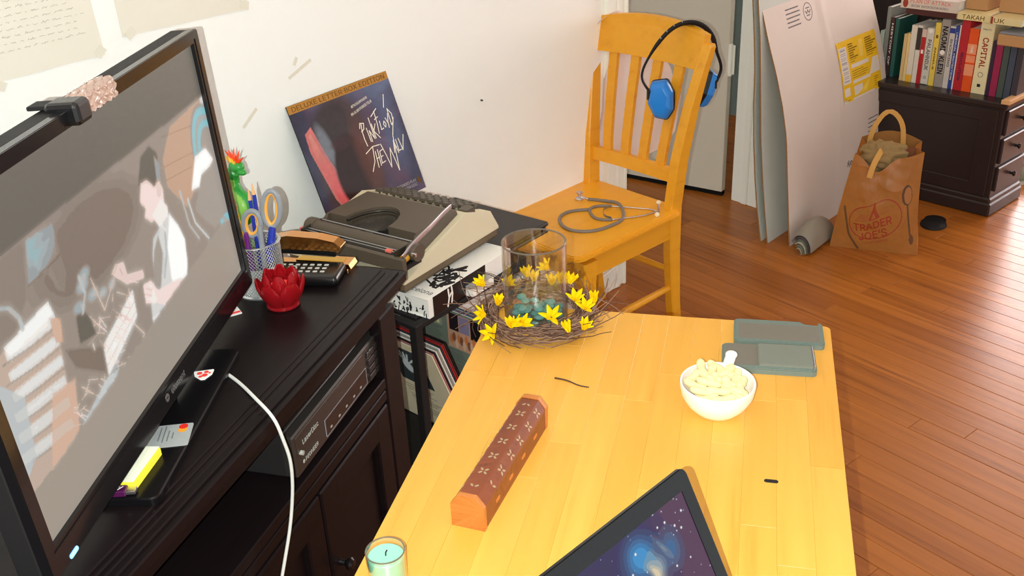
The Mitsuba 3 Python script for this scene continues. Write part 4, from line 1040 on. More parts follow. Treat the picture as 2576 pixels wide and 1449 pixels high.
c2 = thing('hard_case_half', 'grey green case half with a raised sliding plate, beside the peanut bowl', 'case')
M = frame([.336, 1.388, ZT], -12.0)
part(c2, 'shell', cat(prism(rrect(0, .150, 0, .080, .008), 0, .0085), prism(rrect(.0015, .1485, .0015, .0785, .008), .008, .0105), prism(rrect(.004, .146, .004, .076, .007), .010, .012)), 'm_case', M)
part(c2, 'inlay', prism(rrect(.006, .060, .007, .074, .004), .012, .0125), 'm_case_brown', M)
part(c2, 'slide_plate', cat(prism(rrect(.058, .145, .006, .075, .003), .0115, .0150), prism(rrect(.0595, .1435, .0075, .0735, .003), .0145, .0162)), 'm_case_top', M)
part(c2, 'bright_edge', bx(.1455, .147, .008, .074, .009, .0158, .0003), 'm_chrome', M)
# incense box
MI = frame([-.094, 1.039, ZT], 68.2)     # x away along the box, y to the left
def isec(y0, y1, h0, h1, c): return [(y0, 0), (y1, 0), (y1, h0), (y1 - c, h1), (y0 + c, h1), (y0, h0)]
inc = thing('incense_box', 'long brown wooden incense box with inlaid flowers on the table', 'incense box')
X2Y = axes([0, 0, 0], [0, 1, 0], [0, 0, 1], [1, 0, 0])      # polygon (y, z) extruded along x
W0 = .0475; ylo = -W0
part(inc, 'body', mv(prism(sg.Polygon([(ylo + .001, 0), (-.001, 0), (-.001, .030), (ylo + .001, .030)]), .006, .247), X2Y), 'm_incense', MI)
lid = prism(sg.Polygon([(ylo + .0005, .030), (-.0005, .030), (-.0005, .0345), (-.0105, .0495), (ylo + .0105, .0495), (ylo + .0005, .0345)]), .008, .245)
part(inc, 'lid', mv(lid, X2Y), 'm_incense', MI)
for x0, x1 in ((0, .0075), (.2455, .253)):
    part(inc, 'end_piece', mv(prism(sg.Polygon(isec(ylo, 0, .036, .0515, .0115)), x0, x1), X2Y), 'm_incense_end', MI)
scene['m_brass'] = pr((168, 146, 116), 0.4, 0.4, 0.3)
def inlay_flower(x, s, full=True, half=0):
    """four small leaves"""
    g = []
    for a in range(4):
        if half and (a in (1, 2)) == (half > 0): continue
        t = math.radians(45 + 90 * a); c, q = math.cos(t), math.sin(t)
        l = sg.Point(0, 0).buffer(1, quad_segs=4); 
        from shapely import affinity as af
        l = af.scale(l, s * .40, s * .21); l = af.rotate(l, 45 + 90 * a, origin=(0, 0)); l = af.translate(l, c * s * .62, q * s * .62)
        g.append(l)
    return unary_union(g)
nx, nz = .0150, .0100; nl = math.hypot(nx, nz)
for side, M2 in (('top', MI @ axes([0, -W0 / 2, .0495], [1, 0, 0], [0, 1, 0], [0, 0, 1])), ('slope', MI @ axes([0, ylo + .0055, .042], [1, 0, 0], unit([0, .0100, .0150]), unit([0, -.0150, .0100]))), ('left', MI @ axes([0, -.0055, .042], [1, 0, 0], unit([0, .0100, -.0150]), unit([0, .0150, .0100])))):
    for k, x in enumerate((.024, .060, .096, .132, .168, .204, .232)):
        hf = 1 if k == 0 else (-1 if k == 6 else 0)
        x_ = x + (.018 if side == 'slope' else 0)
        if x_ > .240: continue
        part(inc, 'inlay', prism(inlay_flower(0, .0080, half=hf), 0, .0004), 'm_brass', M2 @ frame([x_, 0, .0], 0))
for x in (.05, .10, .15, .20):
    part(inc, 'side_inlay', prism(sg.LineString([(-.004, 0), (.004, 0)]).buffer(.003), 0, .0005), 'm_incense_end', MI @ axes([x, ylo + .001, .016], [1, 0, 0], [0, 0, 1], [0, -1, 0]))
# candle in a small glass
CC = np.array([-.168, .936, ZT])
cd = thing('votive_candle', 'mint green candle in a small clear glass near the table edge', 'candle')
scene['m_mint'] = pr((140, 204, 176), 0.5, 0.4)
part(cd, 'wax', lathe([(0, .004), (.0205, .004), (.0215, .006), (.0222, .0425), (.0205, .0440), (.010, .0432), (0, .0430)], 40), 'm_mint', frame(CC), 30)
part(cd, 'glass', cat(lathe([(0, .0015), (.0225, .0015), (.0236, .004), (.0242, .051)], 48), lathe([(.0230, .051), (.0226, .006)], 48)), 'm_glass', frame(CC), True)
part(cd, 'rim', tube(ringp(.0236, .0512, 48), .0009, 6, True), 'm_glass_rim', frame(CC), True)
part(cd, 'wick', tube([[0, 0, .042], [.0005, 0, .048], [.0022, .001, .0505]], .0008, 6), 'm_ink', frame(CC))
whole('twig', 'single thin brown twig lying loose on the table', 'twig', tube(spline([[.063, 1.392, ZT + .0012], [.085, 1.379, ZT + .0018], [.100, 1.366, ZT + .0012], [.116, 1.359, ZT + .001]], 14), np.linspace(.0013, .0008, 14), 6), 'm_twig_dark', smooth=True)
# the laptop
LE = np.array([.7120, .7022, 0]); LNn = np.array([.7022, -.7120, 0]); LS = unit(np.array([.3363, -.3410, -.8779])); LNN = unit(np.cross(LE, -LS))
LCn = np.array([.1715, .8497, .96])
MLp = axes(LCn + LS * .245, LE, -LS, LNN)      # x to the far end (0 at the right edge), y up the lid, z out of the screen
lap = thing('laptop', 'open black bezelled laptop showing a starry nebula wallpaper', 'laptop')
scene['m_alu'] = pr((150, 150, 152), 0.35, 0.5, 0.9)
LWd, LHt = .358, .245
part(lap, 'lid', prism(rrect(-LWd, 0, 0, LHt, .009), -.0055, -.0008), 'm_black', MLp)
part(lap, 'bezel', prism(rrect(-LWd + .0008, -.0008, .0008, LHt - .0008, .0085).difference(sg.box(-LWd + .0165, .022, -.0165, LHt - .0205)), -.0008, .0004), 'm_black_gloss', MLp)
lsx, lsy = LWd - .033, LHt - .0425
lq = Paint(420, 270, (50, 42, 82))
def lpt(u, s): return ((u + .0165 + lsx) / lsx, (LHt - s - .022) / lsy)
n1 = meshkit.fbm(np.stack([lq.X * 5, lq.Y * 3, lq.X * 0], -1), 4, 3); n2 = meshkit.fbm(np.stack([lq.X * 7, lq.Y * 4.5, lq.X * 0 + 5], -1), 4, 9)
lq.put(np.clip((n1 - .45) * 3, 0, 1), (72, 48, 84), .8); lq.put(np.clip((n2 - .52) * 4, 0, 1), (34, 40, 104), .7)
lq.put(np.clip((lq.X + .25 * n1 - .86) * 5, 0, 1), (96, 58, 78), .7)
x, y = lpt(-.102, .050); lq.put(np.exp(-((lq.X - x) / .055) ** 2 - ((lq.Y - y) / .085) ** 2) * (.5 + n2), (46, 150, 214), .95)
x, y = lpt(-.060, .062); lq.put(np.exp(-((lq.X - x) / .04) ** 2 - ((lq.Y - y) / .08) ** 2) * (.4 + n1), (60, 130, 180), .7)
x, y = lpt(-.085, .066); lq.put(np.exp(-((lq.X - x - .1 * (n1 - .5)) / .030) ** 2 - ((lq.Y - y) / .07) ** 2) * (.4 + 1.1 * n2), (150, 196, 190), .9)
x, y = lpt(-.092, .074); lq.put(np.exp(-((lq.X - x - .2 * (n1 - .5)) / .020) ** 2 - ((lq.Y - y) / .06) ** 2) * (.3 + 1.2 * n1), (240, 214, 170), .95)
x, y = lpt(-.070, .056); lq.put(np.exp(-((lq.X - x + .3 * (lq.Y - y)) / .010) ** 2 - ((lq.Y - y) / .06) ** 2), (140, 150, 170), .5)
st = np.random.default_rng(31)
for k in range(170):
    b = st.random() ** 3; lq.blob(st.random(), st.random(), .0016 + .0022 * b, .0024 + .0034 * b, (200 + int(50 * b), 205 + int(45 * b), 235), .55 + .45 * b, 0, .8)
for u, s in ((-.0274, .0372), (-.0437, .0456), (-.0663, .0206), (-.1068, .0426), (-.036, .052), (-.120, .058), (-.055, .036)):
    lq.blob(*lpt(u, s), .004, .006, (236, 240, 255), 1, 0, .9)
lq.lamps(lsx, lsy, 26, 1.0, 'laptop__screen', 'm_screen', MLp @ frame([-.0165 - lsx, .022, -.0006]))
used['laptop__screen'] = 0
MLb = axes(LCn + LS * .245, LE, -LNn, [0, 0, 1]) @ frame([0, 0, 0])
zb = (LCn + LS * .245)[2] - ZT
part(lap, 'base', bevel_prism(rrect(-LWd, 0, -.247, .004, .009), -zb + .001, -zb + .0115, .0015), 'm_alu', MLb)
part(lap, 'hinge', cyl([-LWd + .05, .0, -.001], [-.05, .0, -.001], .0035, 12), 'm_black', MLb)
for j in range(5):
    for i in range(13): part(lap, 'key', bx(-.322 + i * .0222, -.304 + i * .0222, -.045 - j * .0195, -.029 - j * .0195, -zb + .0112, -zb + .0126, .0004), 'm_black', MLb)
part(lap, 'trackpad', prism(rrect(-.232, -.126, -.232, -.156, .003), -zb + .0113, -zb + .0119), 'm_grey_plastic', MLb)
# ------------------------------------------------------------------ typewriter, record sleeve, books, records
scene['m_tw_brown'] = pr((82, 72, 60), 0.5, 0.35); scene['m_tw_base'] = pr((96, 82, 62), 0.5, 0.35); scene['m_tw_beige'] = pr((196, 186, 158), 0.5, 0.35)
scene['m_key'] = pr((74, 66, 54), 0.4, 0.45); scene['m_dark_metal'] = pr((64, 60, 54), 0.3, 0.5, 0.6); scene['m_knob_amber'] = pr((190, 140, 30), 0.3, 0.5)
TWO = np.array([-.5015, 2.055, .0]); MTW = frame(TWO, -35)   # x along the carriage, y towards the keyboard
zb = .6685; TWW, TWD = .34, .346
def hull(p): return trimesh.convex.convex_hull(np.array(p, float))
def slab(x0, x1, y0, y1, z0, X0, X1, Y0, Y1, z1): return hull([(x0, y0, z0), (x1, y0, z0), (x1, y1, z0), (x0, y1, z0), (X0, Y0, z1), (X1, Y0, z1), (X1, Y1, z1), (X0, Y1, z1)])
ty = thing('typewriter', 'brown and beige portable typewriter with its carriage towards the television', 'typewriter')
part(ty, 'base', cat(slab(.012, TWW - .012, .012, TWD - .012, zb, .002, TWW - .002, .002, TWD - .002, zb + .010), bx(.002, TWW - .002, .002, TWD - .002, zb + .009, zb + .026, .002)), 'm_tw_base', MTW)
M_ = manifold3d.Manifold
def mh(p): return M_.hull_points(np.array(p, float))
sh = mh([(0, 0, zb + .026), (TWW, 0, zb + .026), (TWW, TWD, zb + .026), (0, TWD, zb + .026), (0, 0, zb + .030), (TWW, 0, zb + .030), (TWW, TWD, zb + .032), (0, TWD, zb + .032), (.014, .03, zb + .044), (TWW - .014, .03, zb + .044), (TWW - .012, TWD - .012, zb + .070), (.012, TWD - .012, zb + .070), (.016, .245, zb + .097), (TWW - .016, .245, zb + .097)])
sh = sh - M_.cube([TWW - .075, .085, .2]).translate([.032, .252, zb + .046]) - M_.cube([.8, .10, .1]).translate([-.2, -.03, zb + .050])
part(ty, 'shell', man(sh), 'm_tw_beige', MTW, 20)
cov = mh([(.020, .055, zb + .05), (TWW - .020, .055, zb + .05), (TWW - .020, .236, zb + .06), (.020, .236, zb + .06), (.050, .088, zb + .102), (TWW - .036, .088, zb + .102), (TWW - .034, .234, zb + .1035), (.045, .234, zb + .1035)])
ell = np.array([( .165 + .062 * math.cos(t), .085 + .098 * math.sin(t)) for t in np.linspace(0, math.pi, 24)] + [(.103, .04), (.227, .04)][::1])
ell = np.array(list(ell[:24]) + [(.103, .02), (.227, .02)])
cut = manifold3d.CrossSection([ell]).extrude(.2).translate([0, 0, zb + .070])
notch = M_.cube([.25, .062, .1]).translate([.055, .03, zb + .076])
part(ty, 'cover', man(cov - cut - notch), 'm_tw_brown', MTW, 20)
part(ty, 'basket_floor', prism(sg.Polygon(ell).buffer(-.001), zb + .0705, zb + .072), 'm_black_matte', MTW)
bars = []
for k in range(36):
    t = math.pi * (.06 + .88 * k / 35); p0 = (.165 + .054 * math.cos(t), .088 + .088 * math.sin(t), zb + .088); p1 = (.165 + .020 * math.cos(t), .062 + .020 * math.sin(t), zb + .083)
    bars.append(tube([p0, [.5 * (p0[i] + p1[i]) + (0, 0, .003)[i] for i in range(3)], p1], .0009, 5))
part(ty, 'type_bars', cat(*bars), 'm_dark_metal', MTW, kind='stuff')
part(ty, 'type_guard', mv(tube([(.165 + .0575 * math.cos(t), .088 + .0915 * math.sin(t), zb + .094) for t in np.linspace(.05, math.pi - .05, 26)], .0032, 6), np.eye(4)), 'm_dark_metal', MTW, True)
# carriage
cx0, cx1 = .062, .366
part(ty, 'carriage_back', bx(cx0 - .004, cx1 - .006, -.020, -.008, zb + .066, zb + .096, .002), 'm_tw_brown', MTW)
part(ty, 'carriage_bed', bx(cx0 + .004, cx1 - .015, -.010, .050, zb + .062, zb + .074, .002), 'm_black_matte', MTW)
part(ty, 'platen', cyl([cx0 + .012, .030, zb + .093], [cx1 - .03, .030, zb + .093], .0165, 24), 'm_tw_brown', MTW, 40)
part(ty, 'platen_knob', mv(cyl([cx0 - .012, .030, zb + .093], [cx0 + .012, .030, zb + .093], .0185, 20), np.eye(4)), 'm_tw_brown', MTW, 40)
part(ty, 'platen_knob', mv(cyl([cx1 - .026, .030, zb + .093], [cx1 - .004, .030, zb + .093], .0185, 20), np.eye(4)), 'm_tw_brown', MTW, 40)
for y, z, r in ((.006, .100, .0016), (.050, .104, .0020), (-.002, .099, .0012)):
    part(ty, 'rod', cyl([cx0 + .01, y, zb + z], [cx1 - .035, y, zb + z], r, 8), 'm_steel', MTW)
part(ty, 'margin_scale', bx(cx0 + .015, cx1 - .04, -.0075, .0035, zb + .094, zb + .0965, .0005), 'm_dark_metal', MTW)
for x in (.055, .30): part(ty, 'margin_stop', bx(x, x + .016, -.006, .003, zb + .096, zb + .102, .001), 'm_eraser', MTW)
part(ty, 'end_plate', bx(cx1 - .034, cx1 - .030, -.014, .052, zb + .066, zb + .108, .001), 'm_dark_metal', MTW)
part(ty, 'end_plate', bx(cx0 + .006, cx0 + .010, -.014, .052, zb + .066, zb + .106, .001), 'm_dark_metal', MTW)
part(ty, 'return_lever', tube(spline([[cx1 - .012, -.012, zb + .098], [cx1 - .014, .025, zb + .112], [cx1 - .020, .09, zb + .124], [cx1 - .034, .150, zb + .128], [cx1 - .050, .205, zb + .126]], 30), 1, 8, flat=(.0016, .0065)), 'm_chrome', MTW, True)
part(ty, 'lever_hub', cyl([cx1 - .020, -.004, zb + .088], [cx1 - .020, .008, zb + .090], .009, 16), 'm_knob_amber', MTW)
part(ty, 'release_lever', bx(cx1 - .006, cx1 + .006, .006, .012, zb + .094, zb + .102, .001), 'm_chrome', MTW)
part(ty, 'type_guide', mv(slab(-.006, .006, -.002, .002, 0, -.002, .002, -.002, .002, .014), frame([.205, .058, zb + .085], 0, -20)), 'm_steel', MTW)
for r in range(4):
    for k in range(11):
        x = .042 + k * .0222 + r * .005; y = .262 + r * .0185; z = zb + .093 - r * .0050
        part(ty, 'key', cat(slab(x, x + .0165, y, y + .0145, z, x + .002, x + .0145, y + .0015, y + .013, z + .007), bx(x + .007, x + .0095, y + .005, y + .008, z - .022, z, 0)), 'm_key', MTW)
part(ty, 'side_key', slab(TWW - .046, TWW - .018, .252, .285, zb + .080, TWW - .044, TWW - .020, .254, .283, zb + .098), 'm_key', MTW)
part(ty, 'key_well', bx(.033, TWW - .044, .253, .336, zb + .0445, zb + .0465, 0), 'm_black_matte', MTW)
for x in (.03, TWW - .03):
    for y in (.03, TWD - .03): part(ty, 'foot', cyl([x, y, zb - .0045], [x, y, zb + .002], .010, 12), 'm_black_matte', MTW)
# zipped black portfolio under the typewriter
scene['m_leather'] = pr((40, 37, 36), 0.5, 0.4)
MPF = frame([-.139, 2.449, 0], -40)      # x to the right end, y away; the near side is -y
pf = thing('portfolio_case', 'black zipped portfolio case under the typewriter, reaching to the chair', 'case')
part(pf, 'cover', cat(rbx(0, .31, -.245, 0, .649, .6605, .005), rbx(0, .31, -.245, 0, .6315, .641, .005)), 'm_leather', MPF, 40)
part(pf, 'page_block', bx(.004, .302, -.238, -.004, .640, .650, .002), 'm_black_matte', MPF)
part(pf, 'zip', tube([[.302, -.005, .645], [.306, -.12, .645], [.302, -.238, .645], [.15, -.241, .645], [.01, -.239, .645]], .0016, 6), 'm_dark_metal', MPF)
# big art book whose cover carries black brush strokes, and the books under it
scene['m_book_white'] = pr((228, 228, 222), 0.35, 0.4); scene['m_book_black'] = pr((16, 15, 16), 0.3, 0.4); scene['m_silver'] = pr((168, 170, 168), 0.35, 0.5, 0.3)
MB1 = frame([-.176, 1.848, 0], 54)
ab = thing('art_book', 'white art book with black brush strokes on its cover under the typewriter', 'book')
part(ab, 'cover', cat(bx(0, .30, 0, .40, .6615, .6640, .0005), bx(0, .30, 0, .40, .6183, .6208, .0005), bx(0, .30, 0, .003, .6200, .6625, .0005)), 'm_book_white', MB1)
part(ab, 'page_block', bx(.003, .297, .003, .397, .6206, .6617, 0), 'm_paper', MB1)
part(ab, 'lettering', words('Barcelona', .016, .0003, width=.082), 'm_grey_ink', MB1 @ frame([.020, .092, .6640], -90))
brng = np.random.default_rng(3)
bl = []
for k in range(26):
    x = brng.uniform(.055, .155); y = brng.uniform(.004, .05); bl.append(sg.LineString([(x, y), (x + brng.uniform(-.02, .025), y + brng.uniform(-.012, .02)), (x + brng.uniform(-.03, .04), y + brng.uniform(-.01, .03))]).buffer(brng.uniform(.0015, .0050)))
part(ab, 'brush_strokes', prism(unary_union(bl).intersection(sg.box(.05, .0005, .2, .08)), .6640, .6643), 'm_ink', MB1)
Mspn = MB1 @ axes([0, -.0002, 0], [1, 0, 0], [0, 0, 1], [0, -1, 0])
part(ab, 'black_spine', prism(sg.box(.015, .6186, .20, .6637), 0, .0006), 'm_book_black', Mspn)
part(ab, 'spine_strokes', strokes([[(.062, .622), (.068, .640), (.066, .660)], [(.076, .626), (.080, .645), (.078, .662)], [(.068, .640), (.076, .648)]], .005, .0004), 'm_book_white', Mspn @ frame([0, 0, .0006]))
Mfr = MB1 @ axes([-.0002, 0, 0], [0, -1, 0], [0, 0, 1], [-1, 0, 0])
bl = []
for k in range(30):
    x = brng.uniform(-.10, -.003); y = brng.uniform(.619, .648); bl.append(sg.LineString([(x, y), (x + brng.uniform(-.004, .004), y + brng.uniform(-.012, .012))]).buffer(brng.uniform(.0006, .0018)))
part(ab, 'edge_strokes', prism(unary_union(bl).intersection(sg.box(-.2, .6185, -.0005, .6638)), 0, .0004), 'm_ink', Mfr)
b3 = thing('magazine', 'silver grey magazine poking out right of the art book', 'magazine')
part(b3, 'cover', bx(.125, .205, -.022, -.0005, .6400, .6425, .0005), 'm_silver', MB1)
part(b3, 'page_block', bx(.126, .204, -.020, -.0005, .6192, .6401, 0), 'm_paper', MB1)
bw = thing('box_file', 'white box file with a dotted edge standing in the record rack', 'box file')
MBF = frame([-.050, 2.090, 0], 47)
part(bw, 'body', bx(0, .06, -.052, -.002, .163, .590, .002), 'm_book_white', MBF)
part(bw, 'tan_side', bx(.004, .06, -.066, -.0525, .163, .585, .001), 'm_pencil_wood', MBF)
part(bw, 'dots', cat(*[prism(sg.Point(-.006 - k * .007, .580).buffer(.0016), 0, .0006) for k in range(6)]), 'm_grey_ink', MBF @ axes([-.0001, 0, 0], [0, 1, 0], [0, 0, 1], [-1, 0, 0]))
# records: an upright row behind, a leaning stack in front; x runs to the left along a sleeve, z up
S_ = .315
def record(label, M, th, col, ptr=None, group=None, edge=(196, 188, 176)):
    """M: origin at the lower right corner of the front face, x left, y into the stack, z up the sleeve"""
    key = f'm_lp_{col[0]}_{col[1]}_{col[2]}'
    if key not in scene: scene[key] = pr(col, 0.4, 0.35)
    k = thing('record', label, 'record', group)
    part(k, 'sleeve', bx(0, S_, 0, th, 0, S_, .0004), key, M)
    if ptr is not None:
        m, c = ptr.mesh(S_ - .001, S_ - .001)
        part(k, 'print', m, 'm_print', M @ axes([S_ - .0005, -.0003, .0005], [-1, 0, 0], [0, 0, 1], [0, -1, 0]), color=c)
    return k
uL = np.array([math.cos(math.radians(137)), math.sin(math.radians(137)), 0]); uB = np.array([uL[1], -uL[0], 0])
gp = Paint(170, 170, (122, 132, 118))
gp.poly([(.06, .86), (.26, .86), (.26, .99), (.06, .99)], (40, 38, 30)); gp.blob(.16, .92, .07, .04, (120, 100, 40), .8)
gp.poly([(.34, .84), (.50, .84), (.50, 1.0), (.34, 1.0)], (150, 160, 140)); 
for x in (.36, .40, .44): gp.poly([(x, .85), (x + .03, .85), (x + .03, .97), (x, .97)], (226, 214, 150))
gp.poly([(.56, .68), (.99, .68), (.99, .99), (.56, .99)], (206, 160, 130)); gp.poly([(.58, .84), (.68, .84), (.68, .99), (.58, .99)], (40, 30, 34)); gp.poly([(.69, .84), (.80, .84), (.80, .98), (.69, .98)], (140, 130, 160)); gp.poly([(.81, .82), (.92, .82), (.92, .99), (.81, .99)], (30, 24, 26))
for k in range(14): gp.blob(.60 + .027 * k, .76 + .03 * math.sin(k * 2.3), .018, .04, ((214, 120, 60), (120, 70, 50), (230, 190, 160))[k % 3], .9)
for cx_ in (.06, .31, .56, .80):
    top = .82 if cx_ < .5 else .66
    y = top
    while y > .06:
        gp.line([(cx_, y), (cx_ + .19 * (.75 + .25 * ((int(y * 997) % 7) / 7)), y)], .006, (92, 100, 90)); y -= .019
O1 = np.array([-.062, 2.064, .163])
MR1 = lambda d: axes(O1 + uB * d, uL, uB, [0, 0, 1])
record('grey green record sleeve back with columns of print and photos, upright in the rack', MR1(0), .0034, (122, 132, 118), gp)
dd_ = .0042
for lab, col in (('thin white record sleeve just behind the grey green one', (214, 214, 206)), ('deep blue edged record sleeve in the upright row', (44, 92, 140)), ('red brown edged record sleeve in the upright row', (150, 84, 72)), ('pale blue record sleeve in the upright row', (140, 178, 200)), ('dark navy record sleeve in the upright row', (34, 44, 70)), ('cream record sleeve, last of the upright row', (216, 206, 182))):
    record(lab, MR1(dd_), .0036, col); dd_ += .0044
lean = math.radians(20)
up_ = unit(np.array([0, 0, 1]) * math.cos(lean) - uB * math.sin(lean)); nb_ = unit(np.cross(up_, uL)); 
if nb_ @ uB < 0: nb_ = -nb_
top0 = np.array([-.191, 1.965, .46]); O2 = top0 - up_ * S_; O2 = O2 + np.array([0, 0, .163 - O2[2]]) if O2[2] < .163 else O2
cp = Paint(150, 150, (226, 216, 184))
cp.poly([(.46, .52), (.82, .52), (.82, .93), (.46, .93)], (52, 62, 66)); cp.blob(.62, .72, .05, .07, (206, 220, 222), 1, .3)
for a in (-.5, -.2, .1, .4, .9): cp.line([(.62, .74), (.62 + .13 * math.sin(a), .74 + .14 * math.cos(a))], .018, (206, 220, 222))
for k in range(16): cp.line([(.46, .48 - k * .024), (.46 + .34 * (.7 + .3 * ((k * 37) % 10) / 10), .48 - k * .024)], .006, (120, 112, 92))
MR2 = lambda d: axes(O2 + nb_ * d, uL, nb_, up_)
record('cream record sleeve with a dark square picture, foremost of the leaning stack', MR2(0), .0036, (222, 212, 182), cp)
dd_ = .0046
for lab, col in (('pinkish record sleeve second in the leaning stack', (170, 110, 110)), ('black record sleeve third in the leaning stack', (34, 30, 30)), ('white record sleeve fourth in the leaning stack', (222, 216, 204)), ('grey record sleeve in the middle of the leaning stack', (150, 146, 138)), ('second white record sleeve of the leaning stack', (226, 222, 212)), ('dark blue grey record sleeve in the leaning stack', (50, 52, 60)), ('bright red record sleeve in the leaning stack', (176, 40, 36)), ('maroon record sleeve in the leaning stack', (110, 50, 52)), ('black framed record sleeve at the back of the leaning stack', (24, 20, 20))):
    record(lab, MR2(dd_), .0038, col); dd_ += .0050
# the laser disc sleeve leaning on the wall
SO = np.array([-.50885103, 2.28525539, .96587745]); SX = np.array([.67982476, .73094864, .05960187]); SY = np.array([-.2586828, .16295391, .95211829])
SX = unit(SX); SY = unit(SY - SX * (SX @ SY)); SZ = np.cross(SX, SY)
MS_ = axes(SO - SY * .315, SX, SY, SZ)
sl = thing('disc_sleeve', 'dark disc sleeve with gold top band and white handwritten title leaning on the wall', 'disc sleeve')
part(sl, 'jacket', bx(0, .315, 0, .315, -.004, 0, .0008), 'm_book_black', MS_)
ap = Paint(230, 230, (58, 54, 78))
n1 = meshkit.fbm(np.stack([ap.X * 3, ap.Y * 4, ap.X * 0], -1), 4, 2); n2 = meshkit.fbm(np.stack([ap.X * 6 + 3, ap.Y * 6, ap.X * 0], -1), 4, 5)
ap.put(np.clip((n1 - .42) * 3, 0, 1) * (ap.X > .0), (98, 108, 140), .7); ap.put(np.clip((n2 - .5) * 4, 0, 1), (92, 60, 84), .6)
ap.put(np.clip((ap.Y - .72) * 3, 0, 1) * np.clip((ap.X - .45) * 4, 0, 1) * n1 * 2, (112, 124, 156), .8)
ap.put(np.clip((.2 - ap.X) * 5, 0, 1), (40, 36, 52), .7); ap.put(np.clip((.22 - ap.Y) * 4, 0, 1) * np.clip((.3 - ap.X) * 6, 0, 1), (30, 34, 44), .9)
ap.blob(.37, .42, .30, .56, (70, 52, 50), .9, -.12, .25); ap.blob(.33, .76, .19, .17, (52, 42, 44), .8, 0, .5)
band = [(.07, .76), (.14, .80), (.17, .66), (.20, .52), (.24, .40), (.29, .28), (.40, .12), (.55, .02), (.40, -.1), (.22, .02), (.13, .22), (.09, .45), (.06, .62)]
g = sg.Polygon(band).buffer(.012).buffer(-.012); ap.shape(g, 1, 1, (196, 108, 104)); ap.put(shapely.contains_xy(g.buffer(-.02), ap.X, ap.Y) * np.clip((.55 - ap.Y) * 3, 0, 1), (206, 84, 92), .8); ap.put(shapely.contains_xy(g.buffer(-.012), ap.X, ap.Y) * np.clip((.16 - ap.Y) * 8, 0, 1), (226, 196, 172), .9)
ap.put(shapely.contains_xy(g.buffer(-.03), ap.X, ap.Y) * np.clip((ap.Y - .5) * 4, 0, 1) * n1, (222, 170, 150), .8)
ap.blob(.22, .62, .05, .17, (122, 128, 138), .8, .15, .6); ap.blob(.27, .30, .04, .14, (110, 118, 134), .7, .25, .6)
ap.blob(.38, .36, .165, .30, (46, 26, 24), 1, -.12, .16); ap.blob(.55, .40, .09, .34, (96, 52, 40), .65, .05, .7); ap.blob(.36, .60, .10, .05, (60, 34, 34), .8, 0, .5)
ap.blob(.72, .44, .08, .38, (104, 70, 86), .5, .1, .8); ap.blob(.86, .55, .10, .30, (92, 98, 130), .6, 0, .8)
ap.grain(.35, 9, 4); ap.grain(.2, 40, 8)
ap.poly([(0, .935), (1, .935), (1, 1), (0, 1)], (172, 118, 42))
m, c = ap.mesh(.3144, .3144); part(sl, 'print', m, 'm_print_gloss', MS_ @ frame([.0003, .0003, .0002]), color=c)
scene['m_gold_ink'] = pr((104, 70, 24), 0.5, 0.3); scene['m_script'] = pr((236, 226, 208), 0.5, 0.3)
MSf = MS_ @ frame([0, 0, .0003])
part(sl, 'band_lettering', words('DELUXE LETTER·BOX EDITION', .0115, .0003, width=.292), 'm_gold_ink', MSf @ frame([.012, .2985, 0]))
pf_ = [
 [(.178, .205), (.183, .217), (.194, .214), (.189, .200), (.180, .196)], [(.186, .214), (.182, .198), (.181, .176), (.183, .158)], [(.197, .200), (.198, .165)], [(.202, .163), (.203, .192), (.212, .168), (.213, .222)], [(.216, .205), (.216, .168)], [(.217, .187), (.227, .202)], [(.217, .185), (.229, .165)],
 [(.222, .222), (.245, .236)], [(.236, .232), (.234, .200), (.230, .176)], [(.230, .212), (.242, .216)], [(.243, .204), (.241, .182), (.249, .184)], [(.252, .192), (.256, .200), (.260, .192), (.256, .184), (.252, .192)], [(.263, .206), (.267, .192), (.275, .214)], [(.268, .192), (.266, .180)], [(.276, .184), (.278, .226), (.287, .210), (.284, .190), (.276, .184)], [(.270, .232), (.282, .262)],
 [(.170, .142), (.196, .152), (.218, .150)], [(.196, .151), (.188, .116), (.172, .094)], [(.199, .138), (.194, .098)], [(.207, .140), (.203, .100)], [(.196, .119), (.206, .122)], [(.222, .136), (.212, .134), (.208, .104), (.220, .106)], [(.210, .120), (.218, .121)],
 [(.222, .150), (.228, .118), (.232, .085), (.246, .132), (.250, .096), (.252, .070), (.268, .158), (.288, .200)], [(.256, .116), (.264, .146), (.268, .112)], [(.258, .126), (.268, .128)], [(.272, .146), (.271, .116), (.280, .117)], [(.281, .146), (.284, .114), (.300, .150)]]
part(sl, 'title', strokes(pf_, .0024, .0004), 'm_script', MSf)
part(sl, 'presents_line', mv(words('METRO GOLDWYN MAYER', .0062, .0003, width=.056), frame([.176, .258, 0], 10)), 'm_script', MSf)
part(sl, 'film_line', mv(words('AN ALAN PARKER FILM', .0070, .0003, width=.074), frame([.168, .240, 0], 12)), 'm_script', MSf)
part(sl, 'play_line', words('EXTENDED PLAY', .0070, .0003, width=.066), 'm_button', MSf @ frame([.226, .026, 0]))
part(sl, 'disc_line', words('LASER DISC', .0070, .0003, width=.050), 'm_button', MSf @ frame([.242, .015, 0]))
part(sl, 'gold_mark', prism(sg.Polygon([(.296, .034), (.304, .034), (.309, .018), (.298, .018)]), 0, .0003), 'm_gold_ink', MSf)
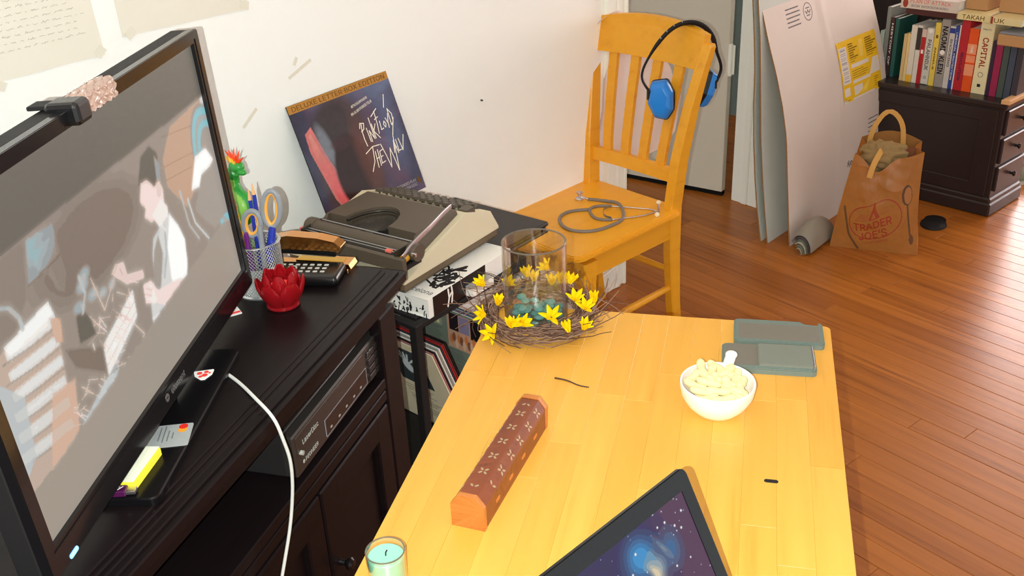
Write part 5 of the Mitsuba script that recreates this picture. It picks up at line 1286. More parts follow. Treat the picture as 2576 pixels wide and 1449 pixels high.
# ------------------------------------------------------------------ on the chair
scene['m_tubing'] = pr((122, 112, 104), 0.45, 0.4)
zs_ = .4535
sth = thing('stethoscope', 'grey stethoscope lying in a loop on the chair seat', 'stethoscope')
def flat(ps, z=zs_): return [[x, y, z] for x, y in ps]
loop = flat([(.252, 2.909), (.290, 2.893), (.322, 2.868), (.3426, 2.83), (.347, 2.785), (.3426, 2.7504), (.325, 2.715), (.303, 2.694), (.270, 2.669), (.241, 2.657), (.210, 2.657), (.184, 2.668), (.164, 2.692), (.1531, 2.7276), (.155, 2.774), (.172, 2.803), (.195, 2.817), (.225, 2.822), (.246, 2.823)])
lp_ = spline(loop, 90); lp_[:, 2] += .0075 * np.exp(-((np.arange(90) - 16) / 6.0) ** 2)
part(sth, 'tube', tube(lp_, .0052, 10), 'm_tubing', smooth=True)
part(sth, 'yoke', tube(spline(flat([(.308, 2.735), (.283, 2.737), (.262, 2.750), (.2515, 2.776), (.2480, 2.800), (.2496, 2.826), (.262, 2.842), (.286, 2.848), (.316, 2.842)]), 40), .0046, 10), 'm_tubing', smooth=True)
part(sth, 'spring', tube(spline(flat([(.306, 2.742), (.290, 2.757), (.286, 2.785), (.292, 2.815), (.312, 2.834)], zs_ + .003), 20), 1, 6, flat=(.0006, .004)), 'm_steel', smooth=True)
part(sth, 'ear_tube', tube(spline(flat([(.316, 2.842), (.360, 2.828), (.405, 2.812), (.438, 2.795), (.4513, 2.784), (.4560, 2.800), (.459, 2.822), (.462, 2.838)]), 30), .0026, 8), 'm_chrome', smooth=True)
part(sth, 'ear_tube', tube(spline(flat([(.308, 2.735), (.345, 2.742), (.390, 2.752), (.420, 2.764), (.4524, 2.780), (.449, 2.768), (.4445, 2.756)]), 30), .0026, 8), 'm_chrome', smooth=True)
scene['m_ivory'] = pr((232, 220, 184), 0.4, 0.4)
for x, y in ((.463, 2.846), (.4435, 2.750)): part(sth, 'ear_tip', ball([x, y, zs_ + .003], .0075, 2), 'm_ivory', smooth=True)
part(sth, 'chest_piece', cat(mv(lathe([(0, 0), (.0135, 0), (.0145, .003), (.0110, .007), (.0050, .010), (.0050, .016), (.0105, .021), (.0105, .025), (0, .025)], 32), frame([.2256, 2.920, .4502])), cyl([.2256, 2.920, .463], [.252, 2.909, zs_], .0030, 10)), 'm_chrome', smooth=30)
# earmuffs hung over the corner post
scene['m_ear_blue'] = pr((30, 122, 206), 0.25, 0.5)
EM = np.array([.527, 2.898, 0]); ME = frame(EM, 6)
em = thing('ear_defenders', 'blue ear defenders with a black headband hung over the chair corner', 'ear defenders')
bandp = spline([[-.098, -.010, .800], [-.116, .0, .835], [-.100, .0, .890], [-.064, .0, .942], [-.022, .0, .978], [.018, .0, .988], [.058, .0, .978], [.092, .0, .942], [.108, .0, .895], [.124, .004, .845], [.112, .006, .806]], 60)
part(em, 'headband', tube(bandp, np.interp(np.linspace(0, 1, 60), [0, .22, .30, .5, .72, .80, 1], [.55, .6, 1, 1.15, 1, .6, .5]), 8, flat=(.0105, .0058)), 'm_black_matte', ME, True)
for k in (20, 23, 26, 29): part(em, 'band_rib', ball(bandp[k] + [-.004, -.007, .004], .0032, 1, (.6, 1, 1.4)), 'm_grey_plastic', ME)
def cup_shell(c, n, upv, blue_first):
    z = unit(n); y = unit(np.asarray(upv) - z * (np.asarray(upv) @ z)); M = ME @ axes(c, np.cross(y, z), y, z)
    P = sg.Polygon([(-.026, .052), (.018, .056), (.036, .020), (.034, -.030), (.014, -.058), (-.018, -.052), (-.038, -.010)]).buffer(-.008).buffer(.010, quad_segs=5)
    lo = np.array(P.exterior.coords)[:-1]; mid = lo * .96; hi = lo * .62
    part(em, 'cup', man(M_.hull_points(np.vstack([np.c_[lo, np.full(len(lo), .006)], np.c_[mid, np.full(len(lo), .020)], np.c_[lo * .85, np.full(len(lo), .029)], np.c_[hi, np.full(len(lo), .034)]]))), 'm_ear_blue', M, 35)
    part(em, 'cushion', man(M_.hull_points(np.vstack([np.c_[lo * .95, np.full(len(lo), -.014)], np.c_[lo * 1.03, np.full(len(lo), -.004)], np.c_[lo * 1.03, np.full(len(lo), .005)]]))), 'm_black', M, 35)
cup_shell([-.060, -.022, .775], (-.55, -.82, .12), (-.05, .1, 1), True)
cup_shell([.076, .030, .785], (.94, .05, -.32), (.28, 0, 1), True)
part(em, 'pivot', bx(-.104, -.090, -.030, -.008, .772, .806, .003), 'm_black_matte', ME)
part(em, 'pivot', bx(.104, .114, .0, .020, .785, .812, .003), 'm_black_matte', ME)
# thin white plastic bag slung on the left corner of the chair back
scene['m_film'] = {'type': 'principledthin', 'base_color': rgb((236, 224, 220)), 'roughness': 0.25, 'spec_trans': 0.25, 'diff_trans': 0.7, 'eta': 1.35}
pb = thing('plastic_bag', 'thin white plastic bag hung behind the slats of the chair back', 'plastic bag')
def film(u, v):
    x = -.200 + u * (.330 - .10 * np.clip(.35 - v, 0, 1)); z = .545 + v * .345 - .05 * np.clip(.2 - v, 0, 1) * 0 + .10 * np.clip(u - .62, 0, 1) * (1 - v) * 1.8
    z = z - .16 * np.clip(u - .66, 0, 1) * v * 2.2
    p = np.stack([x * 6, z * 6, x * 0], -1)
    y = np.interp(z, [.45, .6, .75, .86, .96], [.0, .012, .036, .058, .08]) + .034 + .022 * (meshkit.fbm(p * 1.0, 3, 5) - .5) * 2 + .016 * (meshkit.noise(np.stack([x * 46, z * 7, x * 0], -1), 3) - .5)
    return np.stack([x, y, z], -1)
part(pb, 'film', grid(film, 46, 46), 'm_film', MH, True)
strap = spline([[-.130, .125, .850], [-.140, .122, .925], [-.160, .098, .976], [-.186, .062, .958], [-.214, .044, .920], [-.238, .044, .880], [-.252, .064, .835], [-.252, .092, .770], [-.235, .092, .700]], 40)
def strapf(u, v):
    k = np.clip(u * 39, 0, 38.999); i = k.astype(int); f = (k - i)[..., None]
    c = strap[i] * (1 - f) + strap[i + 1] * f
    w_ = np.interp(u, [0, .3, .55, 1], [.05, .030, .016, .035])
    d = np.stack([.75 + 0 * u, .1 + 0 * u, .62 - .2 * u], -1); d /= np.linalg.norm(d, axis=-1, keepdims=True)
    return c + d * ((v - .5) * w_)[..., None] + np.stack([0 * u, -.003 * np.sin(v * 14 + u * 9), 0 * u], -1)
part(pb, 'handle', grid(strapf, 50, 12), 'm_film', MH, True)
# ------------------------------------------------------------------ leaning cardboard, paper bag, bookcase
scene['m_card_face'] = pr((214, 202, 192), 0.75, 0.15); scene['m_card_core'] = pr((150, 112, 76), 0.85, 0.1)
scene['m_card_grey'] = pr((196, 202, 194), 0.75, 0.15); scene['m_card_ink'] = pr((110, 104, 104), 0.7, 0.1)
bd = np.array([math.cos(math.radians(47)), math.sin(math.radians(47)), 0]); bn = np.array([bd[1], -bd[0], 0])
PROF = {1: [(0, 0), (.1354, .0256), (.2533, .0428), (.397, .0584), (.5373, .0687), (.6583, .0727), (.7807, .0841), (.9093, .099), (1.25, .13)],
        2: [(0, 0), (.115, .0193), (.2606, .0407), (.403, .0583), (.6184, .0763), (.7837, .0905), (.9115, .108), (1.25, .14)],
        3: [(0, 0), (.1281, .0147), (.2438, .0281), (.4243, .0488), (.5386, .0747), (.6537, .1098), (.7608, .1486), (.9073, .1947), (1.2, .29)]}
def board_fn(k, base, w0, w1, ztop):
    pz, pq = np.array(PROF[k]).T
    base = np.asarray(base)
    def fn(u, v):
        s = w0 + u * (w1 - w0); z = v * ztop
        q = np.interp(z, pz, pq)
        if k == 3: q = q - .030 * np.clip((s - .42), 0, 1) * np.sin(np.pi * np.clip(z / 1.2, 0, 1)) - .008 * np.exp(-((s - .425) / .012) ** 2)
        return base + bd * s[..., None] - bn * q[..., None] + np.stack([0 * z, 0 * z, z], -1)
    return fn
def cardboard(label, k, base, w, ztop, face, back, nu):
    fn = board_fn(k, base, 0, w, ztop)
    key = thing('cardboard_sheet', label, 'cardboard')
    core = sheet(fn, nu, 36, .0042)
    part(key, 'core', core, 'm_card_core', smooth=40)
    g = grid(fn, nu, 36); nrm = g.vertex_normals
    sgn = 1 if (nrm.mean(0) @ bn) > 0 else -1
    for nm, off, mat in (('face', 1, face), ('back', -1, back)):
        mm = trimesh.Trimesh(g.vertices + nrm * sgn * off * .0025, g.faces, process=False)
        part(key, nm, mm, mat, smooth=True)
    return key, fn, sgn
cardboard('pale folded cardboard sheet, farthest of the three leaning by the door', 1, (.9751, 3.5283, 0), .20, 1.22, 'm_card_grey', 'm_card_grey', 8)
cardboard('pale grey cardboard sheet between the two others by the door', 2, (.9961, 3.5066, 0), .24, 1.22, 'm_card_grey', 'm_card_grey', 8)
big, bfn, bsg = cardboard('large white printed cardboard sheet leaning behind the paper shopping bag', 3, (1.0703, 3.4676, 0), .85, 1.18, 'm_card_face', 'm_card_face', 44)
def on_board(s, z, off=.0028):
    """frame on the big sheet: x along it, y up it, z out of it"""
    e = 1e-3
    P0, P1, P2 = (bfn(np.array(a / .85), np.array(b / 1.18)) for a, b in ((s, z), (s + e, z), (s, z + e)))
    x = unit(P1 - P0); y = unit(P2 - P0); n = unit(np.cross(x, y)); 
    if n @ bn < 0: n = -n
    y = unit(np.cross(n, x))
    return axes(P0 + n * off, x, y, n)
def lines_of_print(n, w, gap, h, seed):
    r = np.random.default_rng(seed); out = []
    for k in range(n):
        x = 0; end = w * r.uniform(.8, 1)
        while x < end:
            l = r.uniform(.008, .022); out.append([(x, -k * gap), (min(x + l, end), -k * gap)]); x += l + .004
    return strokes(out, h, .0003)
part(big, 'printed_lines', lines_of_print(5, .105, .016, .0048, 1), 'm_card_ink', on_board(.155, .845))
part(big, 'printed_lines', lines_of_print(2, .06, .014, .0048, 6), 'm_card_ink', on_board(.175, .905))
part(big, 'stamp_ring', prism(sg.Point(0, 0).buffer(.034).difference(sg.Point(0, 0).buffer(.031)), 0, .0003), 'm_card_ink', on_board(.318, .815))
part(big, 'stamp_mark', strokes([[(-.02, .004), (-.010, -.006), (0, .006), (.010, -.006), (.02, .004)], [(-.014, .014), (.014, .014)], [(-.012, -.014), (.012, -.014)]], .004), 'm_card_ink', on_board(.318, .815))
part(big, 'printed_lines', lines_of_print(4, .11, .018, .004, 3), 'm_card_ink', on_board(.685, .325))
part(big, 'lettering', mv(words('poly', .024, .0004, width=.065), frame([0, 0, 0], 180)), 'm_ink', on_board(.560, .190))
# yellow shipping label
scene['m_label_white'] = pr((226, 216, 200), 0.5, 0.3); scene['m_label_yellow'] = pr((236, 192, 36), 0.5, 0.3)
def label_sheet(w, h):
    P0 = on_board(.472, .440, .0034); return P0
ML = on_board(.472, .4380, .0034); Lw, Lh = .330, .232
lb = thing('shipping_label', 'yellow and white shipping label stuck on the large cardboard sheet', 'label')
def lbl(u, v):
    s = .472 + u * Lw; z = .437 + v * Lh + .0 * u
    P = bfn(s / .85, z / 1.18)
    return P + bn * .0045
lab = Paint(150, 110, (236, 192, 36))
wh = (226, 218, 206)
lab.poly([(.03, .30), (.22, .30), (.22, .90), (.03, .90)], wh)
for k in range(22):
    if k % 3 != 1: lab.poly([(.06, .34 + k * .025), (.19, .34 + k * .025), (.19, .352 + k * .025), (.06, .352 + k * .025)], (150, 150, 170))
lab.poly([(.0, .0), (.1, .0), (.1, .05), (0, .05)], wh); lab.poly([(.27, .52), (.72, .52), (.72, .58), (.27, .58)], wh); lab.poly([(.27, .26), (.72, .26), (.72, .32), (.27, .32)], wh)
lab.poly([(.04, .10), (.18, .10), (.18, .24), (.04, .24)], wh); lab.poly([(.28, .06), (.50, .06), (.50, .22), (.28, .22)], wh); lab.poly([(.70, .30), (.98, .30), (.98, .56), (.82, .56)], wh); lab.poly([(.24, .0), (.80, .0), (.80, .035), (.24, .035)], wh)
lab.poly([(.52, .66), (.62, .64), (.64, .92), (.54, .94)], (240, 206, 90)); lab.poly([(.36, .06), (.70, .24), (.60, .06)], (244, 210, 80))
for x0, x1, y0, y1 in ((.27, .48, .62, .94), (.70, .96, .62, .94), (.27, .66, .36, .50), (.82, .97, .08, .26), (.04, .16, .03, .08)):
    y = y0
    while y < y1: lab.line([(x0, y), (x1 - .05 * ((int(y * 313)) % 3), y)], .012, (120, 90, 10)); y += .036
lg = grid(lbl, lab.w, lab.h)
part(lb, 'print', lg, 'm_print', color=np.clip(lab.c.reshape(-1, 3), 0, 1))
# paper shopping bag
scene['m_kraft'] = pr((156, 98, 42), 0.8, 0.15); scene['m_kraft_in'] = pr((150, 104, 56), 0.85, 0.1)
bag = thing('paper_bag', 'brown paper shopping bag with red oval print standing before the cardboard', 'bag')
B0, B1 = np.array([1.2171, 3.4579, 0]), np.array([1.5143, 3.3319, 0]); bx_ = unit(B1 - B0); bw_ = np.linalg.norm(B1 - B0); by_ = np.array([-bx_[1], bx_[0], 0])
MBg = axes(B0, bx_, by_, [0, 0, 1]); BD = .15
def crease(p, amp, seed): return amp * (np.abs(meshkit.noise(p * 14, seed) - .5) * 2 - .5) + amp * .6 * (meshkit.noise(p * 38, seed + 3) - .5)
def front(u, v):
    x0 = .006 + .052 * v ** 1.2; x1 = bw_ - .004 - .034 * np.sin(v * np.pi * .5) * (1 - .25 * v)
    dip = .075 * np.exp(-((u - .36) / .22) ** 2) + .02 * np.exp(-((u - .75) / .2) ** 2) + .012 * (1 - u)
    z = v * (.385 + .012 * u - dip * (v > .0))
    x = x0 + u * (x1 - x0)
    y = .012 * np.sin(np.pi * u) * np.sin(np.pi * v) * -1.6 + .020 * v + crease(np.stack([x, z, 0 * x], -1), .0075, 2) * np.sin(np.pi * np.clip(u, .02, .98)) * (.3 + v)
    return np.stack([x, y, z], -1)
fr_ = Paint(190, 240, (160, 102, 44))
fr_.grain(.22, 7, 3); fr_.grain(.10, 40, 5)
red = (150, 44, 34)
W2, H2 = bw_, .385
from shapely import affinity as af
rot = 13
def place_txt(t, h, w_, x, y, r=rot): return af.translate(af.rotate(outline(words(t, h, .001, True, width=w_)), r, origin=(0, 0)), x, y)
ov = af.rotate(af.scale(sg.Point(0, 0).buffer(1, quad_segs=24), .106, .088), 15); ov = af.translate(ov, .156, .146)
fr_.shape(ov.difference(af.scale(ov, .962, .955)), W2, H2, red, .9)
fr_.shape(place_txt('TRADER', .034, .150, .079, .092), W2, H2, red, .9)
fr_.shape(place_txt("JOE'S", .034, .108, .106, .050), W2, H2, red, .9)
tower = sg.Polygon([(.128, .150), (.138, .205), (.140, .238), (.144, .238), (.150, .205), (.172, .160)]).difference(sg.Polygon([(.138, .155), (.144, .190), (.156, .162)]))
fr_.shape(tower, W2, H2, red, .8)
for k in range(6): fr_.shape(sg.LineString([(.072 + k * .004, .138 + k * .007), (.126, .152 + k * .006)]).buffer(.0013), W2, H2, red, .55)
for k in range(5): fr_.shape(sg.LineString([(.172, .168 + k * .006), (.212 - k * .004, .178 + k * .006)]).buffer(.0012), W2, H2, (140, 70, 40), .5)
for k in range(2): fr_.shape(place_txt('YOUR NEIGHBORHOOD', .009, .10, .120, .030 - .006 * k), W2, H2, red, .55 - .4 * k)
dk = (74, 56, 44)
sp_ = af.translate(af.rotate(af.scale(sg.Point(0, 0).buffer(1, quad_segs=16), .021, .040), 8), .272, .236)
fr_.shape(sp_, W2, H2, dk, .9); fr_.shape(af.translate(af.scale(sp_, .72, .84), .004, -.002), W2, H2, (170, 112, 62), .9); fr_.shape(sg.LineString([(.278, .198), (.286, .140), (.294, .080)]).buffer(.0032), W2, H2, dk, .85); fr_.shape(af.scale(sg.Point(.299, .060).buffer(.010), .8, 2.0), W2, H2, dk, .8)
fr_.shape(sg.LineString([(.022, .175), (.040, .130), (.062, .070), (.095, .022), (.105, .006)]).buffer(.0042), W2, H2, dk, .8)
fm = grid(front, fr_.w, fr_.h)
part(bag, 'front', fm, 'm_print', MBg, color=np.clip(fr_.c.reshape(-1, 3), 0, 1))
def bside(u0, sgn, seed):
    def fn(u, v):
        p = front(np.full_like(u, u0), v); top = .372 + .02 * u
        z = p[..., 2] * (1 - u) + v * top * u
        x = p[..., 0] + sgn * (-.012 * u * v) + .030 * -sgn * np.sin(np.pi * u) * v * .9
        y = p[..., 1] * (1 - u) + u * BD + crease(np.stack([u, v, 0 * u], -1), .006, seed) * np.sin(np.pi * u)
        return np.stack([x, y, z], -1)
    return fn
part(bag, 'side', grid(bside(1.0, 1, 6), 16, 40), 'm_kraft', MBg, True)
part(bag, 'side', grid(bside(0.0, -1, 8), 16, 40), 'm_kraft', MBg, True)
def bback(u, v):
    a, b = bside(0.0, -1, 8)(np.ones_like(u), v), bside(1.0, 1, 6)(np.ones_like(u), v)
    return a * (1 - u)[..., None] + b * u[..., None] + np.stack([0 * u, .006 * np.sin(np.pi * u) * v, .03 * np.sin(np.pi * u) * v ** 4], -1)
part(bag, 'back', grid(bback, 24, 30), 'm_kraft_in', MBg, True)
part(bag, 'bottom', bx(.008, bw_ - .006, .004, BD, .0005, .002, 0), 'm_kraft', MBg)
scene['m_handle'] = pr((206, 156, 84), 0.7, 0.2)
def strap_(pts, w_, name):
    c = spline(pts, 30)
    def fn(u, v):
        k = np.clip(u * 29, 0, 28.999); i = k.astype(int); f = (k - i)[..., None]
        P = c[i] * (1 - f) + c[i + 1] * f; T = c[i + 1] - c[i]; T /= np.linalg.norm(T, axis=-1, keepdims=True)
        B = np.cross(T, np.array([0, 1.0, 0])); B /= np.linalg.norm(B, axis=-1, keepdims=True)
        return P + B * ((v - .5) * w_)[..., None]
    part(bag, name, sheet(fn, 30, 3, .0016), 'm_handle', MBg)
strap_([[.098, .146, .28], [.100, .140, .39], [.118, .140, .455], [.158, .138, .500], [.196, .140, .47], [.214, .142, .41], [.218, .146, .29]], .018, 'handle')
strap_([[.118, .002, .285], [.128, .012, .335], [.140, .030, .365], [.156, .060, .388], [.18, .090, .395]], .020, 'handle')
crg = ball([0, 0, 0], .075, 4, (1.15, .55, .85)); crg.vertices *= (1 + .34 * (np.abs(meshkit.noise(crg.vertices * 42, 4) - .5) * 2 - .35) + .10 * meshkit.noise(crg.vertices * 110, 6))[:, None]
scene['m_crumple'] = pr((150, 124, 82), 0.8, 0.15)
whole('crumpled_paper', 'crumpled greenish brown paper stuffed in the paper shopping bag', 'paper', crg, 'm_crumple', MBg @ frame([.158, .078, .345]), True)
crg2 = ball([0, 0, 0], .05, 3, (.9, .6, .7)); crg2.vertices *= (1 + .3 * (meshkit.noise(crg2.vertices * 50, 9) - .5))[:, None]
scene['m_crumple2'] = pr((116, 70, 48), 0.8, 0.15)
whole('crumpled_wrapper', 'reddish brown wrapper at the right of the paper bag opening', 'paper', crg2, 'm_crumple2', MBg @ frame([.250, .085, .350]), True)
# newspaper bundle beside the bag
nw = thing('newspaper', 'bowed roll of newspaper in clear wrap leaning beside the paper bag', 'newspaper')
ncols = [(150, 150, 130), (112, 116, 100), (176, 168, 150), (96, 104, 88), (78, 66, 72), (140, 134, 120)]
N0 = np.array([1.078, 3.386, 0]); nd = unit(np.array([.158, .170, 0])); nn = np.array([nd[1], -nd[0], 0])
for k in range(6):
    key = f'm_news_{k}'; scene[key] = pr(ncols[k], 0.35, 0.45)
    def fn(u, v, k=k):
        s = u * (.235 - .008 * k) + .004 * k; a = (v - .02) * math.pi * (.62 + .05 * k)
        hump = np.sin(np.pi * np.clip(u * .9 + .06, 0, 1)) ** .6
        r1, r2 = .016 + .0055 * k, (.034 + .012 * k) * (.45 + .55 * hump)
        q = r1 * np.cos(a); z = .004 + r2 * np.sin(np.clip(a, 0, math.pi)) + .0015 * k + .008 * u
        return N0 + nd * s[..., None] + nn * q[..., None] + np.stack([0 * z, 0 * z, np.maximum(z, .003)], -1)
    part(nw, 'page', sheet(fn, 18, 14, .0022), key, smooth=40)
# dark bookcase
scene['m_brick'] = pr((150, 60, 40), 0.5, 0.3)
scene['m_bookcase'] = pr((46, 36, 35), 0.3, 0.45)
KU = np.array([math.cos(math.radians(131)), math.sin(math.radians(131)), 0]); KV = np.array([KU[1], -KU[0], 0]); KO = np.array([1.9175, 3.671, 0])
MK = axes(KO, -KU, np.cross([0, 0, 1], -KU), [0, 0, 1])
# local: x to the right (negative towards the left), y away from the room's left
bk = thing('bookcase', 'dark glossy wooden chest that carries a row of books, with drawers on its end', 'bookcase')
ZK = .462
part(bk, 'body', bx(-.80, 0, 0, .27, .07, ZK - .02, .003), 'm_bookcase', MK)
part(bk, 'top', bx(-.82, .012, -.012, .285, ZK - .022, ZK, .004), 'm_bookcase', MK)
part(bk, 'plinth', cat(bx(-.815, .014, -.014, .28, 0, .055, .006), bx(-.808, .008, -.008, .275, .05, .075, .006)), 'm_bookcase', MK)
part(bk, 'side_frame', cat(bx(-.80, -.74, -.006, .001, .08, ZK - .03, .002), bx(-.09, -.02, -.006, .001, .08, ZK - .03, .002), bx(-.76, -.07, -.006, .001, .08, .13, .002), bx(-.76, -.07, -.006, .001, ZK - .08, ZK - .03, .002)), 'm_bookcase', MK)
for k, z in enumerate((.10, .215, .33)):
    d = part(bk, 'drawer', bx(-.002, .012, .015, .255, z, z + .10, .004), 'm_bookcase', MK)
    part(d, 'knob', mv(lathe([(0, 0), (.006, 0), (.005, .008), (.011, .014), (.010, .02), (0, .022)], 16), axes([.012, .135, z + .05], [0, 1, 0], [0, 0, 1], [1, 0, 0])), 'm_black', MK, 30)
part(bk, 'back_panel', bx(-.80, -.02, .255, .27, ZK, ZK + .30, .002), 'm_bookcase', MK)
whole('wooden_board', 'tan wooden board lying at the near corner on the dark bookcase', 'board', bx(-.012, .022, -.022, .275, ZK + .0004, ZK + .018, .002), 'm_pencil_wood', MK)
Bk0 = (np.linalg.inv(MK) @ [1.6584, 4.0737, 0, 1])[:2]
def book(label, U, w_, h, col, d=.15, spine=None, cover2=None, dy=0, lean=0.0, group=None):
    key = f'm_bk_{col[0]}_{col[1]}_{col[2]}'
    if key not in scene: scene[key] = pr(col, 0.4, 0.4)
    k = thing('book', label, 'book', group)
    M = MK @ frame([Bk0[0] + U, .060 + dy, ZK + .0003], 0, 0, lean)
    part(k, 'cover', cat(bx(.0002, .0022, 0, d, 0, h, .0005), bx(w_ - .0022, w_ - .0002, 0, d, 0, h, .0005), bx(.0002, w_ - .0002, 0, .0022, 0, h, .0006)), key, M)
    part(k, 'page_block', bx(.0022, w_ - .0022, .002, d - .004, .003, h - .003, 0), 'm_paper', M)
    Ms = M @ axes([0, -.0001, 0], [1, 0, 0], [0, 0, 1], [0, -1, 0])
    for (a, b, c) in (spine or []):
        kk = f'm_bk_{c[0]}_{c[1]}_{c[2]}'
        if kk not in scene: scene[kk] = pr(c, 0.4, 0.4)
        part(k, 'spine_band', prism(sg.box(.0004, a * h, w_ - .0004, b * h), 0, .0004), kk, Ms)
    return k, Ms @ frame([w_ / 2, 0, .0004]), h
def down(k, Ms, text, hgt, top, length, mat, name='spine_lettering', up=False):
    m = words(text, hgt, .0004, True, width=length); m.apply_translation([0, -hgt / 2, 0])
    part(k, name, m, mat, Ms @ frame([0, top, 0], -90))
X = lambda px: (px - 400) / 4.83 * .00167
H = lambda d: d / 4.83 / 625
book('tan slim paperback, first of the standing row on the dark bookcase', X(402), .0150, H(580), (206, 180, 128))
book('cream paperback second from the left in the standing row', X(448), .0120, H(590), (222, 196, 140))
k, M, h = book('tall white paperback with a yellow foot in the standing row', X(484), .0245, H(700), (216, 212, 200), spine=[(.0, .13, (224, 176, 52))])
k, M, h = book('white paperback with a black panel at the head of its spine', X(560), .0200, H(705), (214, 210, 202), spine=[(.58, .96, (52, 50, 50))])
k, M, h = book('cream and red paperback with a long red spine in the standing row', X(619), .0185, H(665), (206, 184, 172), spine=[(.0, .86, (176, 34, 38))])
part(k, 'spine_patch', prism(sg.box(-.005, h * .56, .005, h * .63), .0001, .0006), 'm_paper', M)
k, M, h = book('pale grey paperback lettered PALAHNIUK in the standing row', X(676), .0300, H(690), (202, 202, 192), spine=[(.0, .01, (40, 40, 40))]); down(k, M, 'PALAHNIUK', .015, h * .80, h * .54, 'm_grey_ink'); part(k, 'spine_emblem', prism(sg.Point(0, h * .95).buffer(.009), 0, .0004), 'm_paper', M); part(k, 'spine_emblem', prism(sg.Point(0, h * .13).buffer(.0055).difference(sg.Point(0, h * .13).buffer(.004)), 0, .0004), 'm_grey_ink', M)
k, M, h = book('yellow paperback in the middle of the standing row', X(768), .0225, H(765), (222, 196, 84)); down(k, M, 'ANGELS', .006, h * .62, .09, 'm_gold_ink'); part(k, 'spine_emblem', prism(sg.box(-.004, h * .76, .004, h * .81), 0, .0004), 'm_gold_ink', M)
k, M, h = book('wide silvery grey book lettered NAOMI KLEIN', X(838), .0350, H(815), (150, 144, 138)); down(k, M, 'NAOMI', .020, h * .90, h * .36, 'm_ink'); down(k, M, 'KLEIN', .020, h * .46, h * .26, 'm_ink'); part(k, 'spine_emblem', prism(sg.Point(0, h * .52).buffer(.010), 0, .0004), 'm_paper', M)
k, M, h = book('pale book with a small blue head panel right of the silvery one', X(942), .0225, H(745), (196, 192, 186), spine=[(.89, .97, (40, 60, 140))]); down(k, M, 'SHOCKING', .009, h * .80, h * .45, 'm_grey_ink')
k, M, h = book('thin blue book in the standing row', X(1008), .0150, H(755), (44, 66, 140)); down(k, M, 'UNEQUAL PROTECTION', .006, h * .9, h * .75, 'm_paper')
book('thin white book between the blue and the red one', X(1052), .0060, H(770), (212, 204, 200))
k, M, h = book('thick red book in the standing row', X(1071), .0330, H(830), (178, 32, 44)); down(k, M, 'REVOLUTION', .010, h * .55, h * .40, 'm_purple_dark')
k, M, h = book('orange paperback with three pale title panels', X(1168), .0375, H(750), (222, 84, 28), spine=[(.60, .76, (232, 150, 110)), (.47, .58, (232, 140, 100)), (.26, .44, (232, 150, 110))]); down(k, M, 'THE', .010, h * .74, .03, 'm_paper')
k, M, h = book('thick cream book lettered CAPITAL in red', X(1284), .0545, H(850), (226, 216, 172)); down(k, M, 'CAPITAL', .021, h * .78, h * .42, 'm_brick'); part(k, 'spine_emblem', prism(sg.box(-.006, h * .10, .006, h * .14), 0, .0004), 'm_ink', M); part(k, 'author_line', words('PIKETTY', .006, .0004, width=.034, centre=True), 'm_grey_ink', M @ frame([0, h * .88, 0])); part(k, 'spine_ring', prism(sg.Point(0, h * .27).buffer(.010).difference(sg.Point(0, h * .27).buffer(.0085)), 0, .0004), 'm_card_ink', M)
book('thin dark purple book right of the cream one', X(1450), .0130, H(640), (52, 34, 60))
book('magenta book near the right end of the row', X(1490), .0265, H(640), (150, 38, 76))
book('dark grey green book near the right end of the row', X(1572), .0240, H(640), (70, 84, 78))
book('dark slate blue book near the right end of the row', X(1648), .0240, H(640), (66, 76, 92))
book('charcoal book at the right end of the row', X(1724), .0240, H(640), (60, 58, 66))
book('dark teal book standing apart left of the row', X(228), .0175, H(730), (36, 88, 82), dy=.03)
k, M, h = book('dark brown book with white marks left of the teal one', X(172), .0170, H(740), (62, 40, 40), dy=.03); down(k, M, 'HISTORY OF', .007, h * .9, h * .7, 'm_paper')
book('grey book leftmost behind the cardboard edge', X(110), .0180, H(860), (128, 132, 126), dy=.03)
book('pale green book left of the grey one', X(52), .0180, H(560), (170, 190, 170), dy=.03)

# books and boxes lying on top of the row
ZB = ZK + H(830) + .0005
def lying(label, x0, x1, y0, y1, z0, z1, col, yaw=0, mat_pages='m_paper'):
    key = f'm_bk_{col[0]}_{col[1]}_{col[2]}'
    if key not in scene: scene[key] = pr(col, 0.45, 0.3)
    k = thing('book', label, 'book'); M = MK @ frame([Bk0[0] + x0, y0, z0], yaw); w_, d, h = x1 - x0, y1 - y0, z1 - z0
    part(k, 'cover', cat(bx(0, w_, 0, d, 0, .0022, .0006), bx(0, w_, 0, d, h - .0022, h, .0006), bx(0, w_, 0, .0024, 0, h, .0006)), key, M)
    part(k, 'page_block', bx(.003, w_ - .003, .0024, d - .004, .0022, h - .0022, 0), mat_pages, M)
    return k, M @ axes([0, -.0001, 0], [1, 0, 0], [0, 0, 1], [0, -1, 0])
k, M = lying('dark brown book lying under the white one on top of the row', X(395), X(1000), .050, .21, ZB, ZB + .022, (74, 40, 38), 0)
k, M = lying('white book lettered PLAN OF ATTACK lying on top of the row', X(330), X(1010), .045, .20, ZB + .0225, ZB + .066, (206, 196, 184), 1)
part(k, 'spine_lettering', words('PLAN OF ATTACK', .015, .0004, width=.165), 'm_eraser', M @ frame([.040, .024, 0]))
part(k, 'author_line', words('BOB WOODWARD', .009, .0004, width=.15), 'm_card_ink', M @ frame([.046, .008, 0]))
part(k, 'spine_portrait', prism(af.scale(sg.Point(.020, .020).buffer(.012), .9, 1.4), 0, .0004), 'm_brick', M)
ZB2 = ZK + H(852) + .0005
k, M = lying('cream book with dark capitals lying on the thick cream one', X(1040), X(1400), .030, .20, ZB2, ZB2 + .026, (222, 208, 150), 2)
